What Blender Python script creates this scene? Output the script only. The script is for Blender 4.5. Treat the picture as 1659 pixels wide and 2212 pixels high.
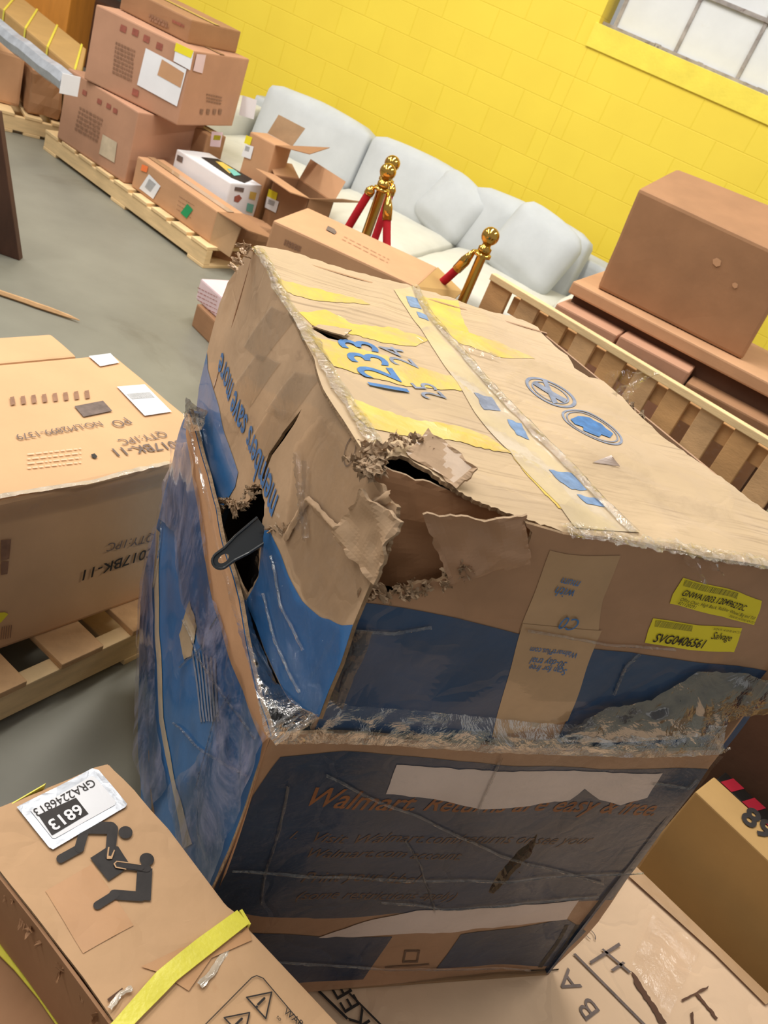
import bpy, bmesh, math, random
from mathutils import Vector, Matrix, noise
rnd = random.Random(7)
for o in list(bpy.data.objects): bpy.data.objects.remove(o)
S = bpy.context.scene
COL = S.collection

# ------------------------------------------------------------------ camera
W, H = 1659.0, 2212.0
FPX = 1860.0; CX, CY = 829.5, 1106.0
ROLL, PITCH, CAMZ = math.radians(23.8), math.radians(30.0), 1.6
up = Vector((math.sin(ROLL)*math.cos(PITCH), -math.cos(ROLL)*math.cos(PITCH), -math.sin(PITCH)))
fwd = Vector((0, 0, 1)); Yc = (fwd - up*fwd.dot(up)).normalized(); Xc = Yc.cross(up)
ROT = Matrix((Xc, Yc, up))                       # photo camera axes -> world
cam = bpy.data.cameras.new('camera'); camo = bpy.data.objects.new('camera', cam); COL.objects.link(camo)
cam.sensor_fit = 'HORIZONTAL'; cam.sensor_width = 36.0; cam.lens = FPX/W*36.0
m = ROT.to_4x4() @ Matrix(((1,0,0,0),(0,-1,0,0),(0,0,-1,0),(0,0,0,1)))
camo.matrix_world = Matrix.Translation((0, 0, CAMZ)) @ m
cam.clip_start = 0.02; cam.clip_end = 60
cam.dof.use_dof = True; cam.dof.focus_distance = 1.35; cam.dof.aperture_fstop = 15
S.camera = camo
# ------------------------------------------------------------------ world, lamps, exposure
wd = bpy.data.worlds.new('world'); S.world = wd; wd.use_nodes = True
bg = wd.node_tree.nodes['Background']; bg.inputs[0].default_value = (1.0, 0.965, 0.91, 1); bg.inputs[1].default_value = 0.31
def area(name, loc, size, power, color=(1, .965, .9), rot=(0, 0, 0), target=None):
    l = bpy.data.lights.new(name, 'AREA'); l.shape = 'RECTANGLE'; l.size, l.size_y = size; l.energy = power; l.color = color
    o = bpy.data.objects.new(name, l); COL.objects.link(o); o.location = loc; o.rotation_euler = rot
    if target: o.rotation_euler = (Vector(target)-Vector(loc)).to_track_quat('-Z', 'Y').to_euler()
    return o
for (x, y, p) in ((-3.2, 3.6, 86), (-3.2, .8, 70), (-.4, 3.9, 88), (-.9, 1.7, 40), (2.6, 3.4, 66), (-6, 4.5, 80)):
    area('ceiling_lamp', (x, y, 4.3), (.35, 2.4), p, rot=(0, 0, math.radians(-14)))
S.view_settings.view_transform = 'Standard'; S.view_settings.look = 'None'
S.view_settings.exposure = 0.27; S.view_settings.gamma = 1; S.view_settings.use_curve_mapping = False

# ------------------------------------------------------------------ helpers
CAM = Vector((0, 0, CAMZ))
def ray(px, py): return ROT @ Vector((px-CX, py-CY, FPX))
def U(px, py, z):                                   # point of the horizontal plane at height z seen at a photo pixel
    v = ray(px, py); return CAM + v*((z-CAMZ)/v.z)
class Plane:
    def __init__(s, O, U_, V_):
        s.O = Vector(O); s.U = Vector(U_).normalized(); s.N = s.U.cross(Vector(V_)).normalized(); s.V = s.N.cross(s.U)
    def flip(s): return s
    def uv(s, px, py):
        v = ray(px, py); t = (s.O-CAM).dot(s.N)/v.dot(s.N); d = CAM+v*t-s.O; return (d.dot(s.U), d.dot(s.V))
    def p(s, u, v, off=0): return s.O+s.U*u+s.V*v+s.N*off
    def off(s, d): return Plane(s.O+s.N*d, s.U, s.V)
def lin(c):
    return tuple([(x/255/12.92 if x/255 <= .04045 else ((x/255+.055)/1.055)**2.4) for x in c])+(1,)
MATS = {}
def nt(name):
    m = bpy.data.materials.new(name); m.use_nodes = True; t = m.node_tree; t.nodes.clear()
    out = t.nodes.new('ShaderNodeOutputMaterial'); MATS[name] = m
    return m, t, out
def N(t, ty, **k):
    n = t.nodes.new(ty)
    for a, v in k.items():
        if a.startswith('i_'): n.inputs[a[2:].replace('_', ' ')].default_value = v
        else: setattr(n, a, v)
    return n
def ramp(t, src, stops):
    r = t.nodes.new('ShaderNodeValToRGB'); el = r.color_ramp.elements
    while len(el) < len(stops): el.new(.5)
    for e, (p, c) in zip(el, stops): e.position = p; e.color = c
    t.links.new(src, r.inputs[0]); return r.outputs[0]
def mixc(t, fac, a, b, mode='MIX'):
    n = t.nodes.new('ShaderNodeMix'); n.data_type = 'RGBA'; n.blend_type = mode
    for s, v in ((0, fac), (6, a), (7, b)):
        if hasattr(v, 'is_linked'): t.links.new(v, n.inputs[s])
        else: n.inputs[s].default_value = v
    return n.outputs[2]
G1 = (1, 1, 1, 1); G0 = (0, 0, 0, 1)
def surf(name, col, rough=.75, var=.12, scale=6, stretch=(1, 1, 1), bump=.15, bscale=60, stain=None, stainpos=.62, metal=0, spec=.4, crease=0, coat=0, streak=None, cstr=.3):
    m, t, out = nt(name); c = lin(col)
    tc = N(t, 'ShaderNodeTexCoord'); mp = N(t, 'ShaderNodeMapping'); mp.inputs['Scale'].default_value = stretch
    t.links.new(tc.outputs['Object'], mp.inputs[0])
    n1 = N(t, 'ShaderNodeTexNoise', i_Scale=scale, i_Detail=6.0, i_Roughness=.6); t.links.new(mp.outputs[0], n1.inputs['Vector'])
    dk = tuple(x*(1-var*1.6) for x in c[:3])+(1,); lt = tuple(min(1, x*(1+var)) for x in c[:3])+(1,)
    base = ramp(t, n1.outputs[0], [(.3, dk), (.7, lt)])
    if stain:
        n2 = N(t, 'ShaderNodeTexNoise', i_Scale=scale*.7, i_Detail=9.0, i_Roughness=.72, i_Distortion=.6); t.links.new(mp.outputs[0], n2.inputs['Vector'])
        f = ramp(t, n2.outputs[0], [(stainpos-.04, G0), (stainpos+.1, (.8, .8, .8, 1))]); base = mixc(t, f, base, lin(stain))
    if streak is not None:
        m2 = N(t, 'ShaderNodeMapping', vector_type='TEXTURE'); m2.inputs['Rotation'].default_value = (0, 0, math.radians(streak)); t.links.new(tc.outputs['Object'], m2.inputs[0])
        m3 = N(t, 'ShaderNodeMapping'); m3.inputs['Scale'].default_value = (2.2, 75, 2); t.links.new(m2.outputs[0], m3.inputs[0])
        n5 = N(t, 'ShaderNodeTexNoise', i_Scale=1.6, i_Detail=6.0, i_Roughness=.7); t.links.new(m3.outputs[0], n5.inputs['Vector'])
        n6 = N(t, 'ShaderNodeTexNoise', i_Scale=4.5, i_Detail=3.0); t.links.new(tc.outputs['Object'], n6.inputs['Vector'])
        k1 = ramp(t, n5.outputs[0], [(.50, G0), (.66, (.75, .75, .75, 1))]); k2 = ramp(t, n6.outputs[0], [(.42, G0), (.6, G1)])
        base = mixc(t, mixc(t, 1.0, k1, k2, 'MULTIPLY'), base, lin((142, 118, 92)))
    p = N(t, 'ShaderNodeBsdfPrincipled', i_Roughness=rough, i_Metallic=metal)
    p.inputs['Specular IOR Level'].default_value = spec
    p.inputs['Coat Weight'].default_value = coat
    t.links.new(base, p.inputs['Base Color'])
    n3 = N(t, 'ShaderNodeTexNoise', i_Scale=bscale, i_Detail=4.0); t.links.new(mp.outputs[0], n3.inputs['Vector'])
    b = N(t, 'ShaderNodeBump', i_Strength=bump, i_Distance=.004); t.links.new(n3.outputs[0], b.inputs['Height'])
    last = b
    if crease:
        n4 = N(t, 'ShaderNodeTexVoronoi', feature='DISTANCE_TO_EDGE', i_Scale=crease); w = N(t, 'ShaderNodeTexNoise', i_Scale=5.0, i_Detail=3.0)
        t.links.new(tc.outputs['Object'], w.inputs['Vector']); v = N(t, 'ShaderNodeVectorMath', operation='MULTIPLY_ADD'); t.links.new(w.outputs['Color'], v.inputs[0])
        v.inputs[1].default_value = (.35, .35, .35); t.links.new(tc.outputs['Object'], v.inputs[2]); t.links.new(v.outputs[0], n4.inputs['Vector'])
        h = ramp(t, n4.outputs[0], [(0, G0), (.06, G1)])
        b2 = N(t, 'ShaderNodeBump', i_Strength=cstr, i_Distance=.004); t.links.new(h, b2.inputs['Height']); t.links.new(b.outputs[0], b2.inputs['Normal']); last = b2
    t.links.new(last.outputs[0], p.inputs['Normal']); t.links.new(p.outputs[0], out.inputs[0]); return m
def film(name, base=.05, gloss=.1, tint=(1, 1, 1, 1), white=.35, wcol=(.7, .72, .78, 1), scale=14, stretch=(1, 1, 1), bump=.8, wpos=.58, fres=1.0):
    m, t, out = nt(name)
    tc = N(t, 'ShaderNodeTexCoord'); mp = N(t, 'ShaderNodeMapping'); mp.inputs['Scale'].default_value = stretch; t.links.new(tc.outputs['Object'], mp.inputs[0])
    tr = N(t, 'ShaderNodeBsdfTransparent'); tr.inputs[0].default_value = tint
    gl = N(t, 'ShaderNodeBsdfGlossy', i_Roughness=gloss); df = N(t, 'ShaderNodeBsdfDiffuse'); df.inputs[0].default_value = wcol
    n = N(t, 'ShaderNodeTexNoise', i_Scale=scale, i_Detail=5.0, i_Roughness=.6, i_Distortion=1.2); t.links.new(mp.outputs[0], n.inputs['Vector'])
    b = N(t, 'ShaderNodeBump', i_Strength=bump, i_Distance=.012); t.links.new(n.outputs[0], b.inputs['Height']); t.links.new(b.outputs[0], gl.inputs['Normal'])
    fr = N(t, 'ShaderNodeFresnel', i_IOR=1.5); t.links.new(b.outputs[0], fr.inputs['Normal'])
    a = N(t, 'ShaderNodeMath', operation='MULTIPLY_ADD', use_clamp=True); t.links.new(fr.outputs[0], a.inputs[0]); a.inputs[1].default_value = fres; a.inputs[2].default_value = base
    n2 = N(t, 'ShaderNodeTexNoise', i_Scale=scale*1.7, i_Detail=9.0, i_Roughness=.75, i_Distortion=2.0); t.links.new(mp.outputs[0], n2.inputs['Vector'])
    f = ramp(t, n2.outputs[0], [(wpos-.06, G0), (wpos+.12, (white, white, white, 1))])
    m1 = N(t, 'ShaderNodeMixShader'); t.links.new(f, m1.inputs[0]); t.links.new(tr.outputs[0], m1.inputs[1]); t.links.new(df.outputs[0], m1.inputs[2])
    m2 = N(t, 'ShaderNodeMixShader'); t.links.new(a.outputs[0], m2.inputs[0]); t.links.new(m1.outputs[0], m2.inputs[1]); t.links.new(gl.outputs[0], m2.inputs[2])
    t.links.new(m2.outputs[0], out.inputs[0]); return m
def barcode(name, bgc, fg=(25, 25, 22), scale=400):
    m, t, out = nt(name); tc = N(t, 'ShaderNodeTexCoord'); w = N(t, 'ShaderNodeTexNoise', noise_dimensions='1D', i_Scale=scale, i_Detail=0.0)
    sx = N(t, 'ShaderNodeSeparateXYZ'); t.links.new(tc.outputs['UV'], sx.inputs[0]); t.links.new(sx.outputs[0], w.inputs['W'])
    c = ramp(t, w.outputs[0], [(.49, lin(fg)), (.52, lin(bgc))]); p = N(t, 'ShaderNodeBsdfPrincipled', i_Roughness=.5); t.links.new(c, p.inputs['Base Color']); t.links.new(p.outputs[0], out.inputs[0]); return m
# cardboards and papers
M = {}
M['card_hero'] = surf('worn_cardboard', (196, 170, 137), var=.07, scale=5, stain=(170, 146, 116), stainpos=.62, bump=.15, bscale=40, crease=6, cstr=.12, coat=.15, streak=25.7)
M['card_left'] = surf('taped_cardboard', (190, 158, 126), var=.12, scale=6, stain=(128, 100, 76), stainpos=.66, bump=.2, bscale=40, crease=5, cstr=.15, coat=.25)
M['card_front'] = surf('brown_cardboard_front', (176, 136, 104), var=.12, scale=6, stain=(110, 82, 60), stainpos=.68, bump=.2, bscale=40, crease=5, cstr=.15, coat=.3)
M['card_edge'] = surf('cardboard_core', (150, 122, 92), var=.25, scale=60, bump=.6, bscale=200)
M['card_in'] = surf('cardboard_inside', (150, 120, 88), var=.12, scale=8, bump=.2, bscale=60)
M['torn'] = surf('torn_cardboard', (172, 145, 116), var=.2, scale=30, bump=.8, bscale=120)
M['card_a'] = surf('cardboard_tan', (196, 150, 112), var=.06, scale=5, bump=.1)
M['card_b'] = surf('cardboard_rose', (186, 140, 112), var=.06, scale=5, bump=.1)
M['card_c'] = surf('cardboard_brown', (160, 118, 84), var=.08, scale=5, bump=.1)
M['card_d'] = surf('cardboard_light', (222, 190, 158), var=.05, scale=5, bump=.12, stain=(190, 160, 130), stainpos=.7, crease=4)
M['card_y'] = surf('cardboard_golden', (186, 148, 92), var=.06, scale=5, bump=.1)
M['card_gc'] = surf('cardboard_orange', (208, 166, 124), var=.05, scale=4, bump=.1, stain=(170, 135, 105), stainpos=.72)
M['card_sb'] = surf('cardboard_strapped', (202, 162, 122), var=.07, scale=5, bump=.15, stain=(186, 138, 96), stainpos=.6, crease=3)
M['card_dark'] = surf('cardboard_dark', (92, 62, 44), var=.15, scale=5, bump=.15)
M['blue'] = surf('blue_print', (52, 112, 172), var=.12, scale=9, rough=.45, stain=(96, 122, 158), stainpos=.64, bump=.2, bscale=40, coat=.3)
M['blue_ink'] = surf('blue_ink', (66, 120, 180), var=.2, scale=60, rough=.6, bump=.1)
M['blue_tape'] = surf('blue_print_under_tape', (116, 146, 186), var=.2, scale=60, rough=.4, bump=.1)
M['blue_pale'] = surf('faded_blue_ink', (132, 140, 160), var=.2, scale=60, rough=.6, bump=.1)
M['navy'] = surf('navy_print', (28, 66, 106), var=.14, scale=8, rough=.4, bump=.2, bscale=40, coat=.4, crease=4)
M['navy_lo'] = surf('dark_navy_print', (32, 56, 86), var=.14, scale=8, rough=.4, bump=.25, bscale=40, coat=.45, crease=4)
M['orange_ink'] = surf('orange_ink', (150, 92, 50), var=.15, scale=40, rough=.6, bump=.1)
M['brown_ink'] = surf('brown_ink', (112, 84, 66), var=.2, scale=40, rough=.6, bump=.1)
M['black_ink'] = surf('black_ink', (44, 38, 36), var=.2, scale=50, rough=.6, bump=.1)
M['grey_ink'] = surf('grey_ink', (112, 96, 90), var=.2, scale=50, rough=.6, bump=.1)
M['soft_ink'] = surf('faded_brown_ink', (146, 108, 84), var=.15, scale=50, rough=.6, bump=.1)
M['red_ink'] = surf('faded_red_ink', (160, 92, 76), var=.15, scale=50, rough=.6, bump=.1)
M['white'] = surf('white_paper', (236, 236, 240), var=.03, rough=.5, bump=.05)
M['paper'] = surf('torn_white_paper', (226, 208, 198), var=.05, scale=8, rough=.6, bump=.3, bscale=30)
M['yellow_lab'] = surf('yellow_label', (238, 222, 50), var=.03, rough=.4, bump=.05)
M['yellow_tape'] = surf('yellow_tape', (222, 190, 96), var=.1, scale=14, rough=.35, stain=(196, 168, 126), stainpos=.52, bump=.3, bscale=40, coat=.5)
M['tape_soft'] = surf('matt_tape', (196, 148, 104), var=.06, scale=8, rough=.5, bump=.1)
M['tape'] = surf('tan_packing_tape', (186, 150, 112), var=.08, scale=8, rough=.25, bump=.25, bscale=30, coat=.7)
M['tape_lt'] = surf('pale_packing_tape', (206, 186, 158), var=.1, scale=12, rough=.25, bump=.3, bscale=30, coat=.7)
M['tape_gl'] = surf('glossy_tape', (200, 182, 160), var=.15, scale=30, rough=.12, bump=.9, bscale=50, coat=1)
M['strap'] = surf('yellow_plastic_strap', (232, 222, 84), var=.05, scale=30, rough=.35, bump=.2, bscale=150)
M['wood'] = surf('pale_pallet_wood', (232, 200, 150), var=.14, scale=4, stretch=(1, 1, 7), rough=.7, stain=(176, 130, 84), stainpos=.7, bump=.3)
M['wood_b'] = surf('pallet_wood', (206, 164, 118), var=.18, scale=4, stretch=(1.5, 1.5, 4), rough=.7, stain=(120, 78, 50), stainpos=.66, bump=.3)
M['wood_c'] = surf('crate_wood', (196, 150, 100), var=.2, scale=3, stretch=(1, 1, 3), rough=.7, stain=(150, 100, 62), stainpos=.62, bump=.3)
M['fabric'] = surf('light_grey_fabric', (196, 200, 202), var=.04, scale=7, rough=.95, bump=.3, bscale=300, spec=.1)
M['fabric_w'] = surf('cream_grey_fabric', (214, 212, 200), var=.04, scale=7, rough=.95, bump=.3, bscale=300, spec=.1)
M['gold'] = surf('polished_brass', (214, 168, 84), var=.03, rough=.12, metal=1, bump=0)
M['red'] = surf('red_velvet', (176, 12, 30), var=.12, scale=30, rough=.8, bump=.2, bscale=200)
M['black_metal'] = surf('black_enamel', (46, 50, 54), var=.05, rough=.3, bump=.05, coat=.5)
M['dark_hole'] = surf('interior_shade', (26, 22, 20), var=.2, rough=.6)  # near-black colour stands in for the shade inside the closed carton
M['silver'] = surf('foil_wrap', (182, 186, 194), var=.15, scale=14, stretch=(1, 1, 1), rough=.3, bump=.5, bscale=20, metal=.3)
M['floor'] = surf('concrete', (132, 130, 118), var=.10, scale=1.6, rough=.42, stain=(112, 108, 96), stainpos=.6, bump=.06, bscale=30, spec=.4)
M['orange_wood'] = surf('orange_wood', (206, 138, 60), var=.08, scale=3, stretch=(6, 6, 1), rough=.5, bump=.1)
M['dim_wall'] = surf('grey_green_wall', (90, 94, 86), var=.05, bump=.05)
M['brown_board'] = surf('dark_brown_board', (84, 56, 44), var=.15, scale=4, stretch=(4, 4, 1), rough=.6)
M['green'] = surf('green_sticker', (34, 150, 92), var=.03, rough=.5, bump=0)
M['orange'] = surf('orange_sticker', (250, 130, 70), var=.03, rough=.5, bump=0)
M['teal'] = surf('teal_print', (120, 190, 178), var=.05, bump=0)
M['pink'] = surf('pink_paper', (226, 200, 204), var=.04, bump=.1)
M['red_tape'] = surf('red_stripe', (176, 38, 56), var=.1, rough=.4, bump=.1)
M['black_tape'] = surf('black_stripe', (32, 28, 26), var=.1, rough=.4, bump=.1)
M['pane'] = surf('painted_glass', (226, 228, 230), var=.03, scale=6, rough=.35, stain=(206, 200, 190), stainpos=.68, bump=.05)
M['muntin'] = surf('rusty_muntin', (166, 158, 154), var=.2, scale=14, rough=.6, stain=(90, 62, 54), stainpos=.58, bump=.3)
M['bar_w'] = barcode('barcode_on_white', (236, 236, 240)); M['bar_y'] = barcode('barcode_on_yellow', (238, 222, 50), scale=130)
M['film'] = film('stretch_film', base=.002, white=.07, wcol=(.5, .52, .6, 1), stretch=(1, 1, 1.6), bump=.4, fres=.4, wpos=.62)
M['film_s'] = film('thin_clear_tape', base=.01, white=.10, wcol=(.6, .5, .42, 1), scale=8, bump=.2, fres=.4, wpos=.55, gloss=.2)
M['film_l'] = film('hazy_stretch_film', base=.01, white=.5, wcol=(.40, .40, .56, 1), scale=2.6, stretch=(1, 1, .6), wpos=.5, bump=.5, fres=.6)
M['film_x'] = film('crumpled_stretch_film', base=.012, white=.10, scale=16, gloss=.05, wcol=(.6, .6, .62, 1), bump=.7, fres=.5)
M['film_t'] = film('glossy_clear_tape', base=.05, white=.25, scale=30, gloss=.08, wcol=(.75, .72, .66, 1), bump=.8, fres=.9, wpos=.52)
M['film_k'] = film('bunched_stretch_film', base=.05, white=.45, wcol=(.11, .09, .08, 1), scale=8, tint=(.62, .6, .58, 1), gloss=.14, wpos=.45, fres=.28, bump=.6)

def fbm(p, s, o=3):
    v = 0; a = 1
    for _ in range(o):
        v += a*noise.noise(p*s); s *= 2.1; a *= .5
    return v
class Acc:
    def __init__(s): s.v = []; s.f = []; s.m = []; s.mats = []; s.uv = {}
    def mi(s, mat):
        mt = M[mat]
        if mt not in s.mats: s.mats.append(mt)
        return s.mats.index(mt)
    def add(s, vs, fs, mat, uvs=None):
        o = len(s.v); k = s.mi(mat); s.v += [Vector(v) for v in vs]
        for f in fs: s.f.append([i+o for i in f]); s.m.append(k)
        if uvs:
            for i, w in enumerate(uvs): s.uv[o+i] = w
    def addbm(s, bm, mat):
        bm.verts.index_update(); s.add([v.co.copy() for v in bm.verts], [[v.index for v in f.verts] for f in bm.faces], mat); bm.free()
    def hexa(s, c, mat, bevel=.006, cuts=0, amp=0, freq=6, seg=2):
        bm = bmesh.new(); vs = [bm.verts.new(Vector(p)) for p in c]
        for f in ((0, 1, 3, 2), (4, 6, 7, 5), (0, 4, 5, 1), (2, 3, 7, 6), (0, 2, 6, 4), (1, 5, 7, 3)): bm.faces.new([vs[i] for i in f])
        bmesh.ops.recalc_face_normals(bm, faces=bm.faces[:])
        if bevel: bmesh.ops.bevel(bm, geom=bm.edges[:], offset=bevel, segments=seg, affect='EDGES', profile=.6)
        if cuts:
            bmesh.ops.subdivide_edges(bm, edges=[e for e in bm.edges if e.calc_length() > .03], cuts=cuts, use_grid_fill=True)
            bm.normal_update()
            for v in bm.verts: v.co += v.normal*fbm(v.co, freq)*amp
        s.addbm(bm, mat)
    def box(s, lo, hi, mat, bevel=.004, **k):
        s.hexa([(x, y, z) for x in (lo[0], hi[0]) for y in (lo[1], hi[1]) for z in (lo[2], hi[2])], mat, bevel, **k)
    def sheet(s, pl, pts, mat, holes=(), off=.0008, grid=None, thick=0, edge='card_edge', warp=None, uvpts=False, barc=False, inner=None):
        L = pts if uvpts else [pl.uv(*p) for p in pts]
        HL = [(h if uvpts else [pl.uv(*p) for p in h]) for h in holes]
        dd_ = lambda q: [p for i, p in enumerate(q) if (Vector(p)-Vector(q[i-1])).length > 2e-4]
        L = dd_(L); HL = [dd_(h) for h in HL]
        bm = bmesh.new(); es = []
        for loop in [L]+HL:
            vs = [bm.verts.new((a, b, 0)) for a, b in loop]
            es += [bm.edges.new((vs[i], vs[(i+1) % len(vs)])) for i in range(len(vs))]
        bmesh.ops.triangle_fill(bm, use_beauty=True, edges=es)
        if grid:
            for ax in (0, 1):
                lo = min(v.co[ax] for v in bm.verts); hi = max(v.co[ax] for v in bm.verts); k = math.ceil(lo/grid)
                while k*grid < hi:
                    co = Vector((0, 0, 0)); co[ax] = k*grid; no = Vector((0, 0, 0)); no[ax] = 1
                    bmesh.ops.bisect_plane(bm, geom=bm.verts[:]+bm.edges[:]+bm.faces[:], plane_co=co, plane_no=no, dist=1e-5); k += 1
        for f in bm.faces:
            f.normal_update()
            if f.normal.z < 0: f.normal_flip()
        bm.verts.index_update()
        co = [(v.co.x, v.co.y) for v in bm.verts]; fs = [[v.index for v in f.verts] for f in bm.faces]
        bnd = [(e.verts[0].index, e.verts[1].index) for e in bm.edges if len(e.link_faces) == 1]; bm.free()
        def wp(p): return p+warp(p) if warp else p
        top = [wp(pl.p(a, b))+pl.N*off for a, b in co]
        us = None
        if barc:
            u0 = min(c[0] for c in L); u1 = max(c[0] for c in L); us = [((a-u0)/(u1-u0), 0) for a, b in co]
        s.add(top, fs, mat, us)
        if thick:
            bot = [p-pl.N*thick for p in top]; s.add(bot, [f[::-1] for f in fs], inner or mat)
            vv = []; ff = []
            for a, b in bnd: k = len(vv); vv += [top[a], top[b], bot[b], bot[a]]; ff.append([k, k+1, k+2, k+3])
            s.add(vv, ff, edge)
    def text(s, pl, body, p0, p1, mat, hscale=1.0, shear=0, off=.0012, warp=None, bold=0, uvpts=False):
        vs, fs = textmesh(body, shear, bold)
        x0 = min(v[0] for v in vs); x1 = max(v[0] for v in vs)
        a = Vector(p0 if uvpts else pl.uv(*p0)); b = Vector(p1 if uvpts else pl.uv(*p1)); d = b-a; L = d.length/(x1-x0); d.normalize(); n = Vector((-d.y, d.x))
        out = []
        for v in vs:
            q = a+d*((v[0]-x0)*L)+n*(v[1]*L*hscale); w = pl.p(q.x, q.y); out.append((w+warp(w) if warp else w)+pl.N*off)
        s.add(out, fs, mat)
    def tube(s, pts, r, mat, seg=10, cap=True):
        pts = [Vector(p) for p in pts]; vs = []; fs = []; n = len(pts)
        rr = r if isinstance(r, (list, tuple)) else [r]*n
        a = None
        for i, p in enumerate(pts):
            t = (pts[min(i+1, n-1)]-pts[max(i-1, 0)]).normalized()
            if a is None: a = t.orthogonal().normalized()
            a = (a-t*a.dot(t)).normalized(); b = t.cross(a)
            for k in range(seg): an = 2*math.pi*k/seg; vs.append(p+(a*math.cos(an)+b*math.sin(an))*rr[i])
        for i in range(n-1):
            for k in range(seg): fs.append([i*seg+k, i*seg+(k+1) % seg, (i+1)*seg+(k+1) % seg, (i+1)*seg+k])
        if cap: fs += [list(range(seg))[::-1], [(n-1)*seg+k for k in range(seg)]]
        s.add(vs, fs, mat)
    def lathe(s, c, prof, mat, seg=20):
        s.tube([Vector(c)+Vector((0, 0, z)) for r, z in prof], [r for r, z in prof], mat, seg)
    def build(s, name, parent=None, smooth=False):
        me = bpy.data.meshes.new(name); org = parent_loc(parent)
        if parent is None:
            zs = min(v.z for v in s.v); org = Vector((sum(v.x for v in s.v)/len(s.v), sum(v.y for v in s.v)/len(s.v), zs))
        me.from_pydata([tuple(v-org) for v in s.v], [], s.f)
        for mt in s.mats: me.materials.append(mt)
        me.polygons.foreach_set('material_index', s.m)
        if s.uv:
            l = me.uv_layers.new(name='UVMap')
            for lp in me.loops: l.data[lp.index].uv = s.uv.get(lp.vertex_index, (0, 0))
        if smooth: me.polygons.foreach_set('use_smooth', [True]*len(me.polygons))
        me.update(); o = bpy.data.objects.new(name, me); COL.objects.link(o)
        if parent is not None: o.parent = parent
        else: o.location = org
        return o
def parent_loc(p):
    v = Vector((0, 0, 0))
    while p is not None: v += Vector(p.location); p = p.parent
    return v
TM = {}
def textmesh(body, shear, bold):
    k = (body, shear, bold)
    if k not in TM:
        cu = bpy.data.curves.new('t', 'FONT'); cu.body = body; cu.resolution_u = 3; cu.shear = shear; cu.offset = bold
        o = bpy.data.objects.new('t', cu); COL.objects.link(o); bpy.context.view_layer.update()
        me = o.evaluated_get(bpy.context.evaluated_depsgraph_get()).to_mesh()
        TM[k] = ([(v.co.x, v.co.y) for v in me.vertices], [list(p.vertices) for p in me.polygons])
        bpy.data.objects.remove(o); bpy.data.curves.remove(cu)
    return TM[k]
def thing(name, label, cat, loc, group=None):
    o = bpy.data.objects.new(name, None); COL.objects.link(o); o.location = Vector(loc); o.empty_display_size = .05
    o['label'] = label; o['category'] = cat
    if group: o['group'] = group
    return o
def tag(o, label=None, cat=None, group=None, kind=None):
    if label: o['label'] = label
    if cat: o['category'] = cat
    if group: o['group'] = group
    if kind: o['kind'] = kind
    return o
def D2(a): return Vector((math.cos(math.radians(a)), math.sin(math.radians(a)), 0))
def rectc(x, y, z, yaw, w, d, h):
    u = D2(yaw)*w; v = D2(yaw+90)*d
    return [Vector((x, y, z))+u*i+v*j+Vector((0, 0, h*k)) for i in (0, 1) for j in (0, 1) for k in (0, 1)]
Z = Vector((0, 0, 1))
class Box:
    """rectangular carton; faces f(ront) l(eft) r(ight) t(op) as planes"""
    def __init__(s, c):
        s.c = c; ctr = sum(c, Vector())/8
        s.loc = Vector((ctr.x, ctr.y, min(p.z for p in c)))
        s.f = Plane(c[0], c[4]-c[0], c[1]-c[0]); s.r = Plane(c[4], c[6]-c[4], c[5]-c[4]); s.l = Plane(c[2], c[0]-c[2], c[3]-c[2]); s.t = Plane(c[1], c[5]-c[1], c[3]-c[1])
def jag(pts, amp=3, step=9, seed=1, closed=False):
    r = random.Random(seed); out = []
    n = len(pts)
    for i in range(n if closed else n-1):
        a = Vector(pts[i]); b = Vector(pts[(i+1) % n]); k = max(1, int((b-a).length/step)); d = (b-a); nn = Vector((-d.y, d.x)).normalized() if d.length else Vector((0, 0))
        for j in range(k):
            q = a+d*(j/k)+(nn*r.uniform(-amp, amp) if j else Vector((0, 0))); out.append((q.x, q.y))
    if not closed: out.append(tuple(pts[-1]))
    return out
def barlabel(par, pl, quad, mat='white', bar=None, name='label', extra=None, off=.002, warp=None):
    a = Acc(); a.sheet(pl, quad, mat, off=off, warp=warp, grid=.02 if warp else None)
    if bar: a.sheet(pl, bar, 'bar_w' if mat == 'white' else 'bar_y', off=off+.0006, barc=True, warp=warp, grid=.02 if warp else None)
    if extra: extra(a)
    return a.build(name, par)

# ================================================================== the room
WY = -14.0; E = D2(WY); Nn = D2(WY+90)
def WP(s, d, z): return E*s+Nn*d+Z*z
fl = Acc(); fl.add([(-14, -3, 0), (9, -3, 0), (9, 14, 0), (-14, 14, 0)], [[0, 1, 2, 3]], 'floor'); tag(fl.build('floor'), kind='structure')
# yellow block wall material
m, t, out = nt('yellow_block_wall'); M['wall'] = m
tc = N(t, 'ShaderNodeTexCoord'); sx = N(t, 'ShaderNodeSeparateXYZ'); t.links.new(tc.outputs['Object'], sx.inputs[0]); cb = N(t, 'ShaderNodeCombineXYZ')
t.links.new(sx.outputs[0], cb.inputs[0]); ad = N(t, 'ShaderNodeMath', operation='ADD'); ad.inputs[1].default_value = -1.658+.1904*20; t.links.new(sx.outputs[2], ad.inputs[0]); t.links.new(ad.outputs[0], cb.inputs[1])
br = N(t, 'ShaderNodeTexBrick', offset=.5); br.inputs['Scale'].default_value = 1; br.inputs['Brick Width'].default_value = .3808; br.inputs['Row Height'].default_value = .1904
br.inputs['Mortar Size'].default_value = .004; br.inputs['Mortar Smooth'].default_value = .7; br.inputs['Color1'].default_value = lin((244, 218, 72)); br.inputs['Color2'].default_value = lin((242, 214, 70)); br.inputs['Mortar'].default_value = lin((236, 207, 54))
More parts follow.
